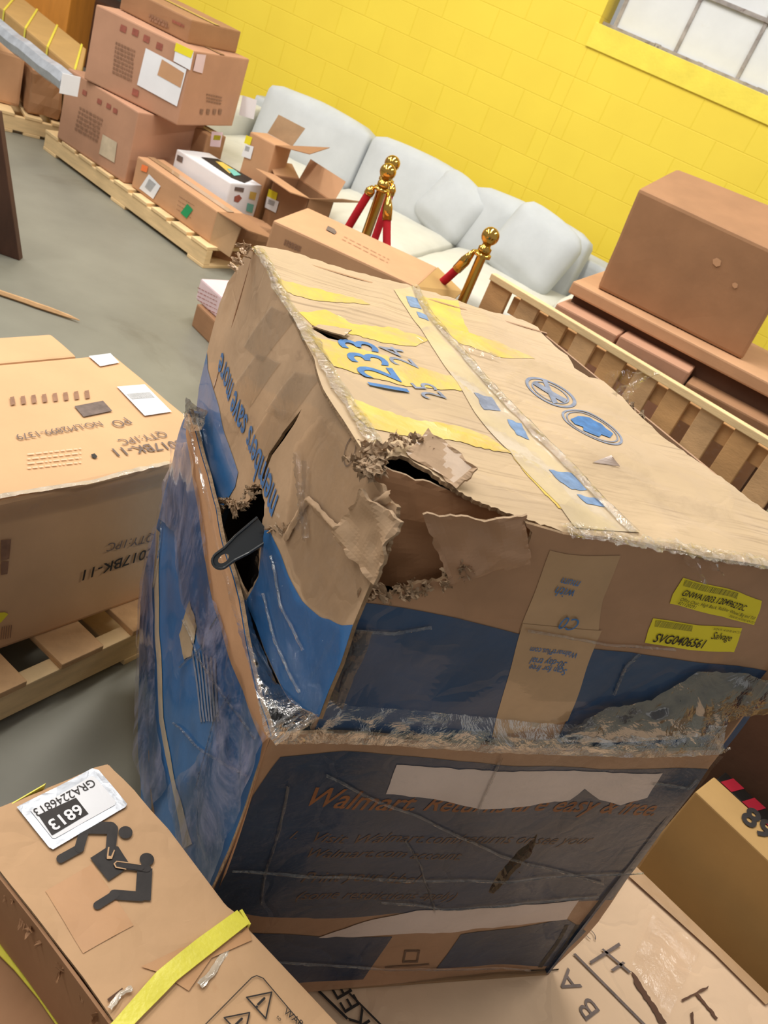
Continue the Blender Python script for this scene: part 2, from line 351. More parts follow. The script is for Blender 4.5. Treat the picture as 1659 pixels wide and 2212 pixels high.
t.links.new(cb.outputs[0], br.inputs['Vector']); n1 = N(t, 'ShaderNodeTexNoise', i_Scale=3.0, i_Detail=5.0); t.links.new(tc.outputs['Object'], n1.inputs['Vector'])
p = N(t, 'ShaderNodeBsdfPrincipled', i_Roughness=.55)
t.links.new(mixc(t, .12, br.outputs[0], ramp(t, n1.outputs[0], [(.35, lin((226, 196, 50))), (.65, lin((252, 226, 70)))])), p.inputs['Base Color'])
b0 = N(t, 'ShaderNodeBump', i_Strength=.35, i_Distance=.005, invert=True); t.links.new(br.outputs['Fac'], b0.inputs['Height'])
n2 = N(t, 'ShaderNodeTexNoise', i_Scale=40.0, i_Detail=5.0); t.links.new(tc.outputs['Object'], n2.inputs['Vector']); b1 = N(t, 'ShaderNodeBump', i_Strength=.15, i_Distance=.004); t.links.new(n2.outputs[0], b1.inputs['Height']); t.links.new(b0.outputs[0], b1.inputs['Normal'])
t.links.new(b1.outputs[0], p.inputs['Normal']); t.links.new(p.outputs[0], out.inputs[0])
KW = 1.12; WD = 5.75*KW
def kz(z): return 1.6+(z-1.6)*KW if z > .05 else z
def wallobj(name, parts, mat, kind='structure'):
    a = Acc()
    for lo, hi in parts: a.box((lo[0]*KW, lo[1], kz(lo[2])), (hi[0]*KW, hi[1], kz(hi[2])), mat, bevel=.003)
    me_o = a.build(name); org = me_o.location.copy()
    for v in me_o.data.vertices: v.co += org
    me_o.location = Nn*WD; me_o.rotation_euler = (0, 0, math.radians(WY)); tag(me_o, kind=kind); return me_o
wl, wr, wb, wtp = -1.44, 1.3, 1.785, 2.95
wallobj('wall_back', [((-4.55, 0, 0), (wl, .3, 4.6)), ((wl, 0, 0), (wr, .3, wb)), ((wl, 0, wtp), (wr, .3, 4.6)), ((wr, 0, 0), (6, .3, 4.6))], 'wall')
M['sill'] = surf('yellow_sill', (246, 224, 84), var=.06, scale=8, rough=.5, bump=.3)
wallobj('trim_1', [((wl-.015, -.014, 1.657), (wr, .12, wb+.002))], 'sill')
win = wallobj('window_1', [((wl+.06, .125, wb+.02), (wr, .16, wtp))], 'pane')
g = Acc()
for i in range(8):
    x = wl+.075+.39*i; x *= KW; g.box((x-.012, .11, kz(wb+.01)), (x+.012, .13, kz(wtp)), 'muntin', bevel=.003)
for z in (wb+.012, 2.115, 2.45, 2.78): z = kz(z); g.box((wl*KW, .1, z-.014), (wr*KW, .132, z+.012), 'muntin', bevel=.003)
for k in range(60):
    x = rnd.uniform(wl, wr)*KW; g.box((x, .098, kz(wb)), (x+rnd.uniform(.01, .05), .13, kz(wb)+rnd.uniform(.012, .03)), 'muntin', bevel=.002)
go = g.build('window_muntins'); og = go.location.copy()
for v in go.data.vertices: v.co += og
go.location = (0, 0, 0); go.parent = win
wallobj('wall_far', [((-12, 4.5, 0), (-4.3, 4.7, 4.6))], 'dim_wall')
wallobj('wall_left', [((-4.62, .3, 0), (-4.5, 4.5, 4.6))], 'dim_wall')

# ================================================================== wooden pallets
def pallet(x, y, yaw, L, Wd, h, nb, label, group=None, bw=.09, mats=('wood', 'wood_b'), z=0):
    T = thing('wooden_pallet', label, 'pallet', (x, y, z), group); u = D2(yaw); v = D2(yaw+90); o = Vector((x, y, z))
    def bar(name, a0, a1, b0, b1, z0, z1, mat):
        a = Acc(); a.hexa([o+u*i+v*j+Z*k for i in (a0, a1) for j in (b0, b1) for k in (z0, z1)], mat, bevel=.003); return a.build(name, T)
    for j in (0, Wd/2-.02, Wd-.04): bar('stringer', 0, L, j, j+.04, .018, h-.018, mats[0])
    for i in range(nb):
        a0 = (L-bw)*i/(nb-1); bar('deck_board', a0, a0+bw, -.004, Wd+.004, h-.018, h, mats[1] if nb > 3 and bw > .05 else mats[0])
    for i in range(3):
        a0 = (L-bw)*i/2; bar('bottom_board', a0, a0+bw, -.002, Wd+.002, 0, .018, mats[0])
    return T
pallet(-2.80, 5.15, -29.4, 1.60, .60, .118, 9, 'long pale wooden pallet carrying the rose-brown cartons', mats=('wood', 'wood'), bw=.14)
pallet(-.935, .44, 66, 1.33, 1.0, .118, 7, 'wooden pallet with knotty boards under the big orange-tan carton', bw=.115, mats=('wood', 'wood_b'))
pallet(-3.11, 5.13, 41, .42, 1.3, .118, 3, 'wooden pallet behind, under the yellow strapped carton', bw=.10)

# ================================================================== cartons of the far left stack
def carton(c, label, mat='card_b', bevel=.008, name='cardboard_box', cat='box', amp=.002, group=None, tapes=True, body=None, loc=None):
    b = Box(c); T = thing(name, label, cat, b.loc, group); a = Acc(); a.hexa(c, mat, bevel, cuts=3, amp=amp)
    if body: body(a, b)
    a.build('box_body', T)
    if tapes:                                         # sealing tape along the lid seam and down the end
        w = (c[5]-c[1]).length; d = (c[3]-c[1]).length; tp = Acc()
        if w >= d: tp.sheet(b.t, [(0, d/2-.025), (w, d/2-.025), (w, d/2+.025), (0, d/2+.025)], 'tape', uvpts=True, off=.0035)
        else: tp.sheet(b.t, [(w/2-.025, 0), (w/2+.025, 0), (w/2+.025, d), (w/2-.025, d)], 'tape', uvpts=True, off=.0035)
        tp.build('packing_tape', T)
    return T, b
def lines(a, pl, x0, y0, x1, y1, dx, dy, n, mat, wid=.006, dots=9, seed=3):   # rows of illegible print
    r = random.Random(seed); p0 = Vector(pl.uv(x0, y0)); p1 = Vector(pl.uv(x1, y1)); q = Vector(pl.uv(x0+dx, y0+dy)); st = (q-p0); d = (p1-p0); L = d.length; d.normalize(); nn = Vector((-d.y, d.x))*wid
    for k in range(n):
        s = p0+st*k; x = 0
        while x < L:
            w = min(L-x, r.uniform(.3, 1)*L/dots*1.6); A = s+d*x; B = s+d*(x+w); a.sheet(pl, [tuple(A), tuple(B), tuple(B+nn), tuple(A+nn)], mat, uvpts=True, off=.0032); x += w+L/dots*.35
def body_b1(a, b):
    lines(a, b.f, 172, 235, 222, 262, -2, 9, 6, 'soft_ink', .012)
    for x, y in ((180, 193), (212, 212), (232, 222), (246, 232)): a.sheet(b.f, [(x, y), (x+9, y+5), (x+7, y+15), (x-2, y+10)], 'red_ink', off=.003)
T1, b1 = carton(rectc(-2.690, 5.083, .12, -26.7, .658, .48, .394), 'large rose-brown carton standing directly on the long pallet', 'card_b', body=body_b1)
barlabel(T1, b1.f, [(223, 290), (254, 308), (248, 352), (215, 332)], 'tape_lt', name='patch', off=.0035)
def body_b2(a, b):
    lines(a, b.f, 250, 95, 292, 114, -1, 9, 8, 'soft_ink', .012); 
    for x, y in ((262, 52), (288, 60), (312, 74), (340, 90), (288, 190)): a.sheet(b.f, [(x, y), (x+13, y+6), (x+10, y+20), (x-3, y+14)], 'red_ink', off=.003)
    lines(a, b.r, 445, 205, 478, 212, 0, 7, 3, 'soft_ink', .008)
    for x in (432, 446, 460, 472): a.sheet(b.r, [(x, 235), (x+7, 236), (x+5, 247), (x-1, 246)], 'soft_ink', off=.003)
T2, b2 = carton(rectc(-2.531, 4.973, .518, -11.3, .641, .581, .387), 'big rose-brown carton with white shipping papers, second of its stack', 'card_b', body=body_b2)
def shp(a): lines(a, b2.f, 322, 128, 345, 140, -5, 14, 3, 'grey_ink', .004)
sp_ = barlabel(T2, b2.f, [(316, 104), (404, 150), (383, 230), (297, 183)], 'white', name='shipping_paper', off=.004)
barlabel(sp_, b2.f, [(351, 128), (399, 158), (391, 190), (341, 162)], 'card_a', name='label_window', off=.005)
barlabel(T2, b2.f, [(383, 92), (420, 112), (412, 152), (376, 132)], 'white', name='label', off=.006)
barlabel(T2, b2.f, [(382, 92), (420, 110), (414, 126), (378, 110)], 'yellow_lab', name='yellow_label', off=.007)
barlabel(T2, b2.r, [(424, 116), (444, 118), (436, 158), (416, 152)], 'pink', name='small_label', off=.004)
def body_b3(a, b):
    lines(a, b.f, 322, 36, 362, 54, 2, 8, 2, 'soft_ink', .014); lines(a, b.f, 372, 48, 398, 60, 1, 7, 1, 'red_ink', .014)
p3a, p3b = U(403, 93, .907), U(510, 115, .907); y3 = math.degrees(math.atan2((p3b-p3a).y, (p3b-p3a).x))-90; w3 = p3a-D2(y3)*.50
c3 = rectc(w3.x, w3.y, .907, y3, .50, (p3b-p3a).length, .118)
T3, b3 = carton(c3, 'low brown carton lying on top of the rose-brown stack', 'card_c', body=body_b3)
T4, b4 = carton(rectc(-2.06, 5.22, .12, -22, .26, .16, .36), 'brown carton tucked behind the lower rose-brown carton', 'card_c')
barlabel(T4, b4.f, [(458, 284), (482, 286), (476, 318), (454, 316)], 'pink', bar=[(463, 292), (478, 293), (476, 303), (461, 302)])
def body_l1(a, b):
    lines(a, b.f, 388, 425, 420, 445, -2, 9, 4, 'soft_ink', .003)
T5, b5 = carton(rectc(-2.058, 4.786, .12, -29.3, .724, .183, .173), 'long low carton with an orange and a green sticker on the pallet edge', 'card_a', body=body_l1)
barlabel(T5, b5.f, [(323, 376), (348, 402), (332, 430), (302, 407)], 'white', bar=[(324, 386), (338, 398), (326, 415), (314, 404)], off=.004)
barlabel(T5, b5.f, [(308, 355), (321, 360), (318, 373), (305, 368)], 'orange', name='orange_sticker', off=.004)
barlabel(T5, b5.f, [(406, 440), (418, 453), (404, 472), (391, 460)], 'green', name='green_sticker', off=.004)
# open end flaps of the long carton
fa = Acc(); e1, e2, e3 = b5.c[5], b5.c[7], b5.c[4]
fa.hexa([e1, e1+Vector((.0, 0, -.004)), e2, e2+Vector((0, 0, -.004)), e1+Vector((.20, -.05, -.01)), e1+Vector((.20, -.05, -.016)), e2+Vector((.22, .0, -.06)), e2+Vector((.22, 0, -.066))], 'card_c', bevel=0); fa.build('open_flap', T5)
fa = Acc(); f0 = b5.c[4]; fa.hexa([f0, f0+Vector((.003, .004, 0)), e1, e1+Vector((.003, .004, 0)), f0+Vector((.13, -.02, -.02)), f0+Vector((.133, -.016, -.02)), e1+Vector((.14, .0, -.03)), e1+Vector((.143, .004, -.03))], 'tape', bevel=0); fa.build('open_flap', T5)
def body_wb(a, b):
    a.sheet(b.r, [(507, 403), (527, 406), (525, 415), (506, 411)], 'grey_ink', off=.003)
    a.sheet(b.r, [(506, 424), (516, 420), (522, 428), (514, 437), (505, 434)], 'red_ink', off=.003)
    a.sheet(b.r, [(540, 413), (554, 416), (550, 432), (537, 428)], 'yellow_tape', off=.003); a.sheet(b.r, [(534, 438), (548, 442), (544, 460), (531, 455)], 'teal', off=.003)
    a.sheet(b.f, [(384, 334), (396, 340), (394, 352), (382, 346)], 'grey_ink', off=.003)
    a.sheet(b.t, [(434, 340), (470, 344), (545, 388), (528, 396), (500, 385)], 'black_ink', off=.003); a.sheet(b.t, [(465, 350), (480, 352), (512, 372), (495, 376)], 'yellow_tape', off=.0045); a.sheet(b.t, [(490, 366), (505, 368), (520, 380), (505, 382)], 'teal', off=.006)
carton(rectc(-1.908, 4.935, .12, -25.8, .462, .25, .26), 'white printed product carton beside the long low carton', 'white', body=body_wb, tapes=False, name='product_box')
def body_t(a, b):
    a.sheet(b.f, [(532, 288), (545, 294), (541, 312), (527, 306)], 'yellow_lab', off=.003)
tb = rectc(-1.572, 5.087, 0, -19.6, .19, .16, .60)
T6, b6 = carton(tb, 'tall narrow open carton with yellow sticker beside the sofa', 'card_a', tapes=False)
barlabel(T6, b6.f, [(533, 292), (546, 297), (541, 314), (528, 309)], 'yellow_lab', name='yellow_label', off=.004)
barlabel(T6, b6.f, [(531, 311), (549, 317), (542, 344), (522, 337)], 'white', bar=[(532, 315), (541, 318), (538, 328), (529, 325)], off=.004)
fa = Acc(); q0, q1 = b6.c[7], b6.c[3]
fa.hexa([q0, q0+Vector((0, .004, 0)), q1, q1+Vector((0, .004, 0)), q0+Vector((.03, .05, .11)), q0+Vector((.03, .054, .11)), q1+Vector((.02, .05, .11)), q1+Vector((.02, .054, .11))], 'card_in', bevel=0); fa.build('open_flap', T6)
fa = Acc(); q0, q1 = b6.c[5], b6.c[7]
fa.hexa([q0, q0+Vector((0, .0, -.004)), q1, q1+Vector((0, .0, -.004)), q0+Vector((.2, .0, .03)), q0+Vector((.2, .0, .026)), q1+Vector((.2, .05, .07)), q1+Vector((.2, .05, .066))], 'card_c', bevel=0); fa.build('open_flap', T6)
fa = Acc(); fa.box((-1.40, 5.0, .54), (-1.30, 5.02, .61), 'grey_ink', bevel=.004); 
ka, kb_ = U(593, 379, .44), U(668, 430, .44); yk = math.degrees(math.atan2((kb_-ka).y, (kb_-ka).x)); bk = Box(rectc(ka.x, ka.y, 0, yk, (kb_-ka).length, .19, .44)); T7 = thing('cardboard_box', 'open square carton with raised flaps and a yellow sticker', 'box', bk.loc)
a = Acc(); c = bk.c
def wallpanel(a, p, q, h, th, mat, z0=0):
    d = (q-p).normalized(); n = Vector((-d.y, d.x, 0))*th; a.hexa([p+Z*z0, p+Z*h, p+n+Z*z0, p+n+Z*h, q+Z*z0, q+Z*h, q+n+Z*z0, q+n+Z*h], mat, bevel=0)
for i, j in ((0, 4), (4, 6), (6, 2), (2, 0)): wallpanel(a, c[i], c[j], .44, .005, 'card_c')
a.hexa([c[0], c[0]+Z*.006, c[2], c[2]+Z*.006, c[4], c[4]+Z*.006, c[6], c[6]+Z*.006], 'card_c', bevel=0); a.build('box_body', T7)
for (i, j, dx) in ((1, 5, Vector((-.08, -.13, .02))), (5, 7, Vector((.16, .09, .05))), (3, 1, Vector((-.08, .05, .05))), (7, 3, Vector((.02, .04, .12)))):
    fa = Acc(); p0, p1 = c[i], c[j]; fa.hexa([p0, p0+Z*.005, p0+dx, p0+dx+Z*.005, p1, p1+Z*.005, p1+dx, p1+dx+Z*.005], 'card_a', bevel=0); fa.build('open_flap', T7)
barlabel(T7, bk.f, [(582, 408), (601, 417), (596, 438), (577, 430)], 'yellow_lab', name='yellow_label', off=.004)
barlabel(T7, bk.f, [(578, 424), (604, 436), (597, 460), (573, 448)], 'white', bar=[(582, 430), (596, 436), (593, 446), (579, 440)], off=.005)

# long open carton in front of the sofa
LB = Box([U(602, 530, .02)*1, U(590, 476, .26), U(650, 480, .02), U(648, 440, .26), U(885, 668, .02), U(899, 618, .26), U(925, 640, .02), U(927, 596, .26)])
ZL = .72; c0 = U(590, 476, ZL); c1 = U(900, 619, ZL); c2_ = U(648, 440, ZL)
dv = (c2_-c0); du = (c1-c0); duN = du.normalized(); pv = Vector((-duN.y, duN.x, 0)); dd = abs(dv.dot(pv))
cc = [c0+Z*(-.715+.715*k)+pv*dd*j+du*i for i in (0, 1) for j in (0, 1) for k in (0, 1)]
def body_l2(a, b):
    a.sheet(b.t, [(708, 489), (722, 496), (727, 503), (722, 507), (704, 497)], 'grey_ink', off=.003)
    lines(a, b.t, 742, 512, 840, 562, -4, 6, 2, 'soft_ink', .005)
    lines(a, b.f, 615, 522, 650, 538, -2, 6, 2, 'soft_ink', .01)
T8, b8 = carton(cc, 'long tan carton with an open end in front of the sofa', 'card_a', body=body_l2, tapes=False)
fa = Acc(); e1, e2 = cc[5], cc[7]; fa.hexa([e1, e1-Z*.004, e2, e2-Z*.004, e1+Vector((.10, -.02, -.09)), e1+Vector((.10, -.02, -.094)), e2+Vector((.13, -.0, -.05)), e2+Vector((.13, 0, -.054))], 'card_y', bevel=0); fa.build('open_flap', T8)

kq = U(478, 470, .24); k2q = U(588, 505, .22); ky = math.degrees(math.atan2((k2q-kq).y, (k2q-kq).x))
carton(rectc(kq.x, kq.y, .002, ky, (k2q-kq).length, .16, .235), 'crushed brown carton at the near end of the long pallet', 'card_c', tapes=False, bevel=.02, amp=.03)
# ================================================================== far left things
def body_st(a, b): pass
zs = .46; q = [U(175, 163, zs), U(187, 105, zs)]
A0 = U(175, 163, zs); A1 = U(17, 30, zs); B0 = U(187, 105, zs)
du = (A1-A0)*1.35; dvv = (B0-A0); dvv = Vector((dvv.x, dvv.y, 0))*1.0
cst = [A0+du*(1-i)+dvv*j+Z*(-.335*(1-k)) for i in (0, 1) for j in (0, 1) for k in (0, 1)]
T9, b9 = carton(cst, 'long carton bound with yellow straps at the far left', 'card_y', tapes=False, bevel=.012)
for s_ in (.30, .53, .77, .04):
    a = Acc(); P0 = A0+du*s_; ud = du.normalized()*.03
    a.hexa([P0-Z*.30-pv*0+du.normalized()*0+Vector((0, -.004, 0)), P0+Z*.006+Vector((-.003, -.006, 0)), P0+dvv-Z*.0+Z*.002, P0+dvv+Z*.006, P0+ud-Z*.30+Vector((0, -.004, 0)), P0+ud+Z*.006+Vector((-.003, -.006, 0)), P0+ud+dvv+Z*.002, P0+ud+dvv+Z*.006], 'strap', bevel=0)
    a.build('strap', T9)
a = Acc(); p0 = U(150, 183, .545); p1 = U(-60, 20, .545); pts = [p0.lerp(p1, k/10)+Vector((0, 0, .004*math.sin(k*2.1))) for k in range(11)]
a.tube(pts, .055, 'silver', seg=8); so = a.build('wrapped_bundle', smooth=False); tag(so, 'long silver foil-wrapped bundle lying across the small cartons', 'bundle')
a = Acc(); e_ = p0+(p0-p1).normalized()*.004; d_ = (p0-p1).normalized(); sd = Vector((-d_.y, d_.x, 0)); a.hexa([e_-sd*.05-Z*.05, e_-sd*.05+Z*.05, e_+sd*.05-Z*.05, e_+sd*.05+Z*.05, e_+d_*.004-sd*.05-Z*.05, e_+d_*.004-sd*.05+Z*.05, e_+d_*.004+sd*.05-Z*.05, e_+d_*.004+sd*.05+Z*.05], 'white', bevel=.001); o = a.build('end_label'); o.parent = so; o.location = o.location-so.location
carton(rectc(-3.22, 5.22, .12, 41, .17, .34, .30), 'small brown carton on the far left pallet, nearer the frame edge', 'card_a', tapes=False, bevel=.02)
carton(rectc(-3.00, 5.27, .12, 41, .19, .30, .26), 'crushed brown carton on the far left pallet next to the stack', 'card_c', tapes=False, bevel=.02, amp=.02)
a = Acc(); a.box((-4.9, 7.38, 0), (-3.97, 7.8, 1.9), 'orange_wood', bevel=.01); tag(a.build('wooden_cabinet'), 'tall orange wooden cabinet far behind on the left', 'cabinet')
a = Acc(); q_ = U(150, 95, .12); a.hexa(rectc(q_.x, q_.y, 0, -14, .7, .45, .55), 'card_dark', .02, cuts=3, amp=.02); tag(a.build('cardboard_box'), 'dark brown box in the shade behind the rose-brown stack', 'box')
# dark brown board leaning at the left frame edge
P0 = U(50, 557, 0); P1 = U(5, 240, .62); a = Acc(); back = Vector((-.55, -.12, 0)); th = Vector((.01, -.045, 0))
a.hexa([P0, P1, P0+th, P1+th, P0+back, P1+back, P0+back+th, P1+back+th], 'brown_board', bevel=.004); tag(a.build('board'), 'dark brown board leaning at the left edge of the picture', 'board')
# broken stick on the floor
a = Acc(); p0 = U(-40, 618, .012); p1 = U(172, 692, .012); n_ = 9
a.tube([p0.lerp(p1, k/n_)+Vector((0, rnd.uniform(-.002, .002), 0)) for k in range(n_+1)], [.012]*(n_-2)+[.010, .008, .002], 'wood_b', seg=5); tag(a.build('wooden_stick'), 'broken wooden stick lying on the concrete floor', 'stick')

# small pink and brown cartons left of the large damaged carton
cb1 = rectc(-1.15, 3.62, 0, -38, .30, .30, .11)
carton(cb1, 'small flat brown carton on the floor behind the damaged carton', 'card_c', tapes=False)
def body_pk(a, b):
    for k in range(5): lines(a, b.f, 428, 622+k*9, 470, 643+k*9, 0, 3, 1, 'red_ink', .003, seed=k)
cb2 = rectc(-1.175, 3.66, .112, -36, .28, .26, .10)
carton(cb2, 'pinkish white printed carton on top of the small flat one', 'pink', body=body_pk, tapes=False, name='product_box')

# ================================================================== sofa along the wall
def pad(a, lo, hi, mat, puff=.04, seg=8, r=.09):
    lo = (lo[0]*KW, lo[1]*KW, kz(lo[2]) if lo[2] > .3 else lo[2]*.6); hi = (hi[0]*KW, hi[1]*KW, kz(hi[2]) if hi[2] > .3 else hi[2]*.6); puff *= .6; r *= .62
    bm = bmesh.new(); bmesh.ops.create_cube(bm, size=2)
    bmesh.ops.subdivide_edges(bm, edges=bm.edges[:], cuts=seg, use_grid_fill=True)
    c = (Vector(lo)+Vector(hi))/2; h = (Vector(hi)-Vector(lo))/2
    for v in bm.verts:
        p = v.co.copy(); q = Vector([math.copysign(1, x)*abs(x)**1.0 for x in p])
        inner = Vector([max(-hh+r, min(hh-r, x*hh)) if hh > r else 0 for x, hh in zip(p, h)])
        w = Vector((p.x*h.x, p.y*h.y, p.z*h.z)); d = w-inner
        if d.length > 1e-6:
            rr = Vector([min(r, hh) for hh in h]); d2 = Vector((d.x/rr.x, d.y/rr.y, d.z/rr.z)); d2.normalize(); w = inner+Vector((d2.x*rr.x, d2.y*rr.y, d2.z*rr.z))
        bul = 1
        for i in range(3):
            pass
        bx = (1-p.x**2); by = (1-p.y**2); bz = (1-p.z**2)
        w.y += math.copysign(puff*bx*bz, p.y)*(abs(p.y) > .99); w.z += math.copysign(puff*bx*by, p.z)*(abs(p.z) > .99)
        w += Vector((0, 0, 1))*noise.noise(w*4+c)*.012
        v.co = c+w
    for v in bm.verts: v.co = E*v.co.x+Nn*v.co.y+Z*v.co.z
    a.addbm(bm, mat)
def sofa_part(name, lo, hi, mat, parent, puff=.04, r=.09, tilt=None):
    a = Acc(); pad(a, lo, hi, mat, puff, r=r)
    if tilt:
        piv = E*tilt[0]+Nn*tilt[1]*KW+Z*kz(tilt[2]); R_ = Matrix.Rotation(math.radians(tilt[3]), 3, E if len(tilt) < 5 else Nn)
        a.v = [piv+R_@(v-piv) for v in a.v]
    return a.build(name, parent, smooth=True)
SO = thing('sofa', 'long light grey three-seat sofa against the yellow wall', 'sofa', WP(-2*KW, 5.0*KW, 0))
sofa_part('base', (-3.28, 4.34, .04), (-.55, 5.45, .28), 'fabric', SO, puff=.0, r=.03)
sofa_part('back_frame', (-3.25, 5.30, .2), (-.60, 5.52, .66), 'fabric', SO, puff=.0, r=.05)
sofa_part('armrest', (-3.42, 4.35, .04), (-3.12, 5.5, .60), 'fabric_w', SO, puff=.01, r=.06)
sofa_part('armrest', (-.72, 4.30, .04), (-.36, 5.5, .60), 'fabric_w', SO, puff=.02, r=.10)
for x0, x1 in ((-3.12, -2.32), (-2.30, -1.52), (-1.50, -.74)): sofa_part('seat_cushion', (x0, 4.24, .27), (x1, 5.15, .46), 'fabric_w', SO, puff=.025, r=.07)
for x0, x1, t_ in ((-3.06, -2.30, 13), (-2.29, -1.58, 14), (-1.57, -.80, 13)): sofa_part('back_cushion', (x0, 5.02, .40), (x1, 5.26, .80), 'fabric', SO, puff=.05, r=.10, tilt=(0, 5.1, .42, -t_))
a = Acc(); a.sheet(Plane(WP(-3.42*KW, 4.80, .5), E, Z), [(524, 206), (555, 216), (548, 258), (516, 248)], 'white', off=.0); a.build('price_tag', SO)
PI_ = Acc(); pad(PI_, (-1.30, 4.80, .45), (-.86, 4.96, .84), 'fabric', .06, r=.12); piv = WP(-1.05*KW, 4.88*KW, kz(.5)); R_ = Matrix.Rotation(math.radians(-20), 3, E)@Matrix.Rotation(math.radians(12), 3, Nn); PI_.v = [piv+R_@(v-piv) for v in PI_.v]
tag(PI_.build('throw_pillow', smooth=True), 'grey square throw pillow leaning at the right end of the sofa', 'pillow')
PI_ = Acc(); pad(PI_, (-1.86, 4.98, .47), (-1.50, 5.12, .80), 'fabric', .05, r=.10); piv = WP(-1.7*KW, 5.05*KW, kz(.5)); R_ = Matrix.Rotation(math.radians(-22), 3, E)@Matrix.Rotation(math.radians(18), 3, Nn); PI_.v = [piv+R_@(v-piv) for v in PI_.v]
tag(PI_.build('throw_pillow', smooth=True), 'slouched grey throw pillow on the middle seat of the sofa', 'pillow')

# ================================================================== stanchions and ropes
def stanchion(x, y, label):
    T = thing('stanchion', label, 'stanchion', (x, y, 0), 'brass rope stanchions')
    a = Acc(); a.lathe((x, y, 0), [(.001, 0), (.15, 0), (.15, .012), (.10, .03), (.03, .045), (.024, .06)], 'gold', 28); a.build('base', T, True)
    a = Acc(); a.lathe((x, y, 0), [(.019, .05), (.019, .88), (.026, .885), (.026, .90), (.017, .905), (.017, .915)], 'gold'); a.build('post', T, True)
    a = Acc(); a.lathe((x, y, .945), [(.034*math.sin(k*math.pi/10)+.0005, -.034*math.cos(k*math.pi/10)) for k in range(11)], 'gold', 20); a.build('ball_finial', T, True)
    a = Acc(); a.lathe((x, y, .872), [(.034, -.006), (.034, .006)], 'gold'); a.build('hook_collar', T, True)
    return T
s1 = (-.052, 3.345); s2 = (-.575, 3.92); s3 = (-.548, 3.70)
stanchion(*s1, 'brass rope stanchion standing alone in front of the sofa'); stanchion(*s2, 'brass rope stanchion, farther of the close pair'); stanchion(*s3, 'brass rope stanchion, nearer of the close pair')
def rope(p, q, sag, label, endz=None):
    p = Vector(p); q = Vector(q); T = thing('velvet_rope', label, 'rope', (p.x, p.y, 0))
    pts = [p.lerp(q, k/24)+Z*(-sag*4*(k/24)*(1-k/24)) for k in range(25)]
    a = Acc(); a.tube(pts[1:-1], .017, 'red', 12); a.build('rope', T, True)
    for i, j in ((0, 2), (24, 22)):
        a = Acc(); a.tube([pts[i], pts[(i+j)//2], pts[j]], [.008, .021, .02], 'gold', 12); a.build('brass_end', T, True)
rope((s1[0]-.034, s1[1]+.01, .872), (s3[0]+.034, s3[1]-.01, .872), .32, 'red velvet rope slung between the lone stanchion and the close pair')
rope((s3[0]-.036, s3[1]-.01, .872), (-.69, 3.66, .30), -.03, 'red velvet rope hanging left of the stanchion pair')
rope((s2[0]+.036, s2[1]-.01, .872), (s2[0]+.06, s2[1]-.10, .30), .0, 'red velvet rope hanging from the farther stanchion of the pair')

# ================================================================== slatted crate and the cartons at right
r0 = U(1067, 590, .75); r1 = U(1659, 945, .75); rd = (r1-r0).normalized(); rn = Vector((rd.y, -rd.x, 0)); Lr = 1.62
CR_ = thing('wooden_crate', 'slatted pale wooden crate behind the damaged carton', 'crate', (r0.x+.6, r0.y-.3, 0))
def cb(name, s0, s1, n0, n1, z0, z1, mat='wood_c', bev=.003):
    a = Acc(); a.hexa([r0+rd*i-rn*j-Z*.75+Z*(k+.05 if k > .2 else k) for i in (s0, s1) for j in (n0, n1) for k in (z0, z1)], mat, bevel=bev); return a.build(name, CR_)
cb('top_rail', 0, Lr, -.02, .02, .672, .70, 'wood')
cb('lower_rail', .12, Lr, .022, .05, .58, .655, 'wood_c'); cb('lower_rail', 0, Lr, .0, .04, .03, .11, 'wood_c');
x = .0; k = 0
while x < Lr-.08:
    w = .11 if k in (0,) else .094; cb('slat', x, x+w, -.004, .018, .02, .672, ('wood_c', 'wood_b')[k % 2]); x += w+(.055 if k == 0 else .05); k += 1
# stack on the right
zt2 = .80; o2 = U(1238, 607, zt2); yw = -17.2
def rr(x, y, z, w, d, h): return rectc(x, y, z, yw, w, d, h)
sc = (CAMZ-zt2)/(CAMZ-.55)
T10, b10 = carton(rectc(o2.x, o2.y, zt2-.055, yw, 1.25, .62, .055), 'wide flat carton under the big brown one at right', 'card_a', tapes=False)
# big brown carton, tipped slightly forward
fl_ = [U(1290, 622, zt2+.002), U(1603, 778, zt2+.002)]
uu = (fl_[1]-fl_[0]); un = uu.normalized(); vn = Vector((-un.y, un.x, 0)); P1p = Plane(fl_[0], uu, Z); P2p = Plane(fl_[0]+vn*.42, uu, Z)
def PXw(pl, x, y): return pl.p(*pl.uv(x, y))
cR = [fl_[0], PXw(P1p, 1380, 407), fl_[0]+vn*.42, PXw(P2p, 1463, 364), fl_[1], PXw(P1p, 1722, 566), fl_[1]+vn*.42, PXw(P2p, 1790, 492)]
def body_r1(a, b):
    for x, y, s in ((1540, 560, 9), (1582, 612, 6)): a.sheet(b.f, [(x, y), (x+s, y-s*.4), (x+s*2, y+s*.3), (x+s*1.8, y+s*1.5), (x+s*.8, y+s*1.8), (x, y+s)], 'card_a', off=.004)
T11, b11 = carton(cR, 'big plain brown carton on top of the right-hand stack', 'card_c', body=body_r1, tapes=False, bevel=.014)
ps_ = o2+D2(yw)*.02+D2(yw+90)*.05
carton(rectc(ps_.x, ps_.y, 0, yw, 1.2, .5, zt2-.058), 'added dark carton carrying the wide flat carton, its colour painting the shaded gap behind the film-wrapped row', 'card_dark', tapes=False)  # support carton added; its dark colour paints the shaded gap under the flat one
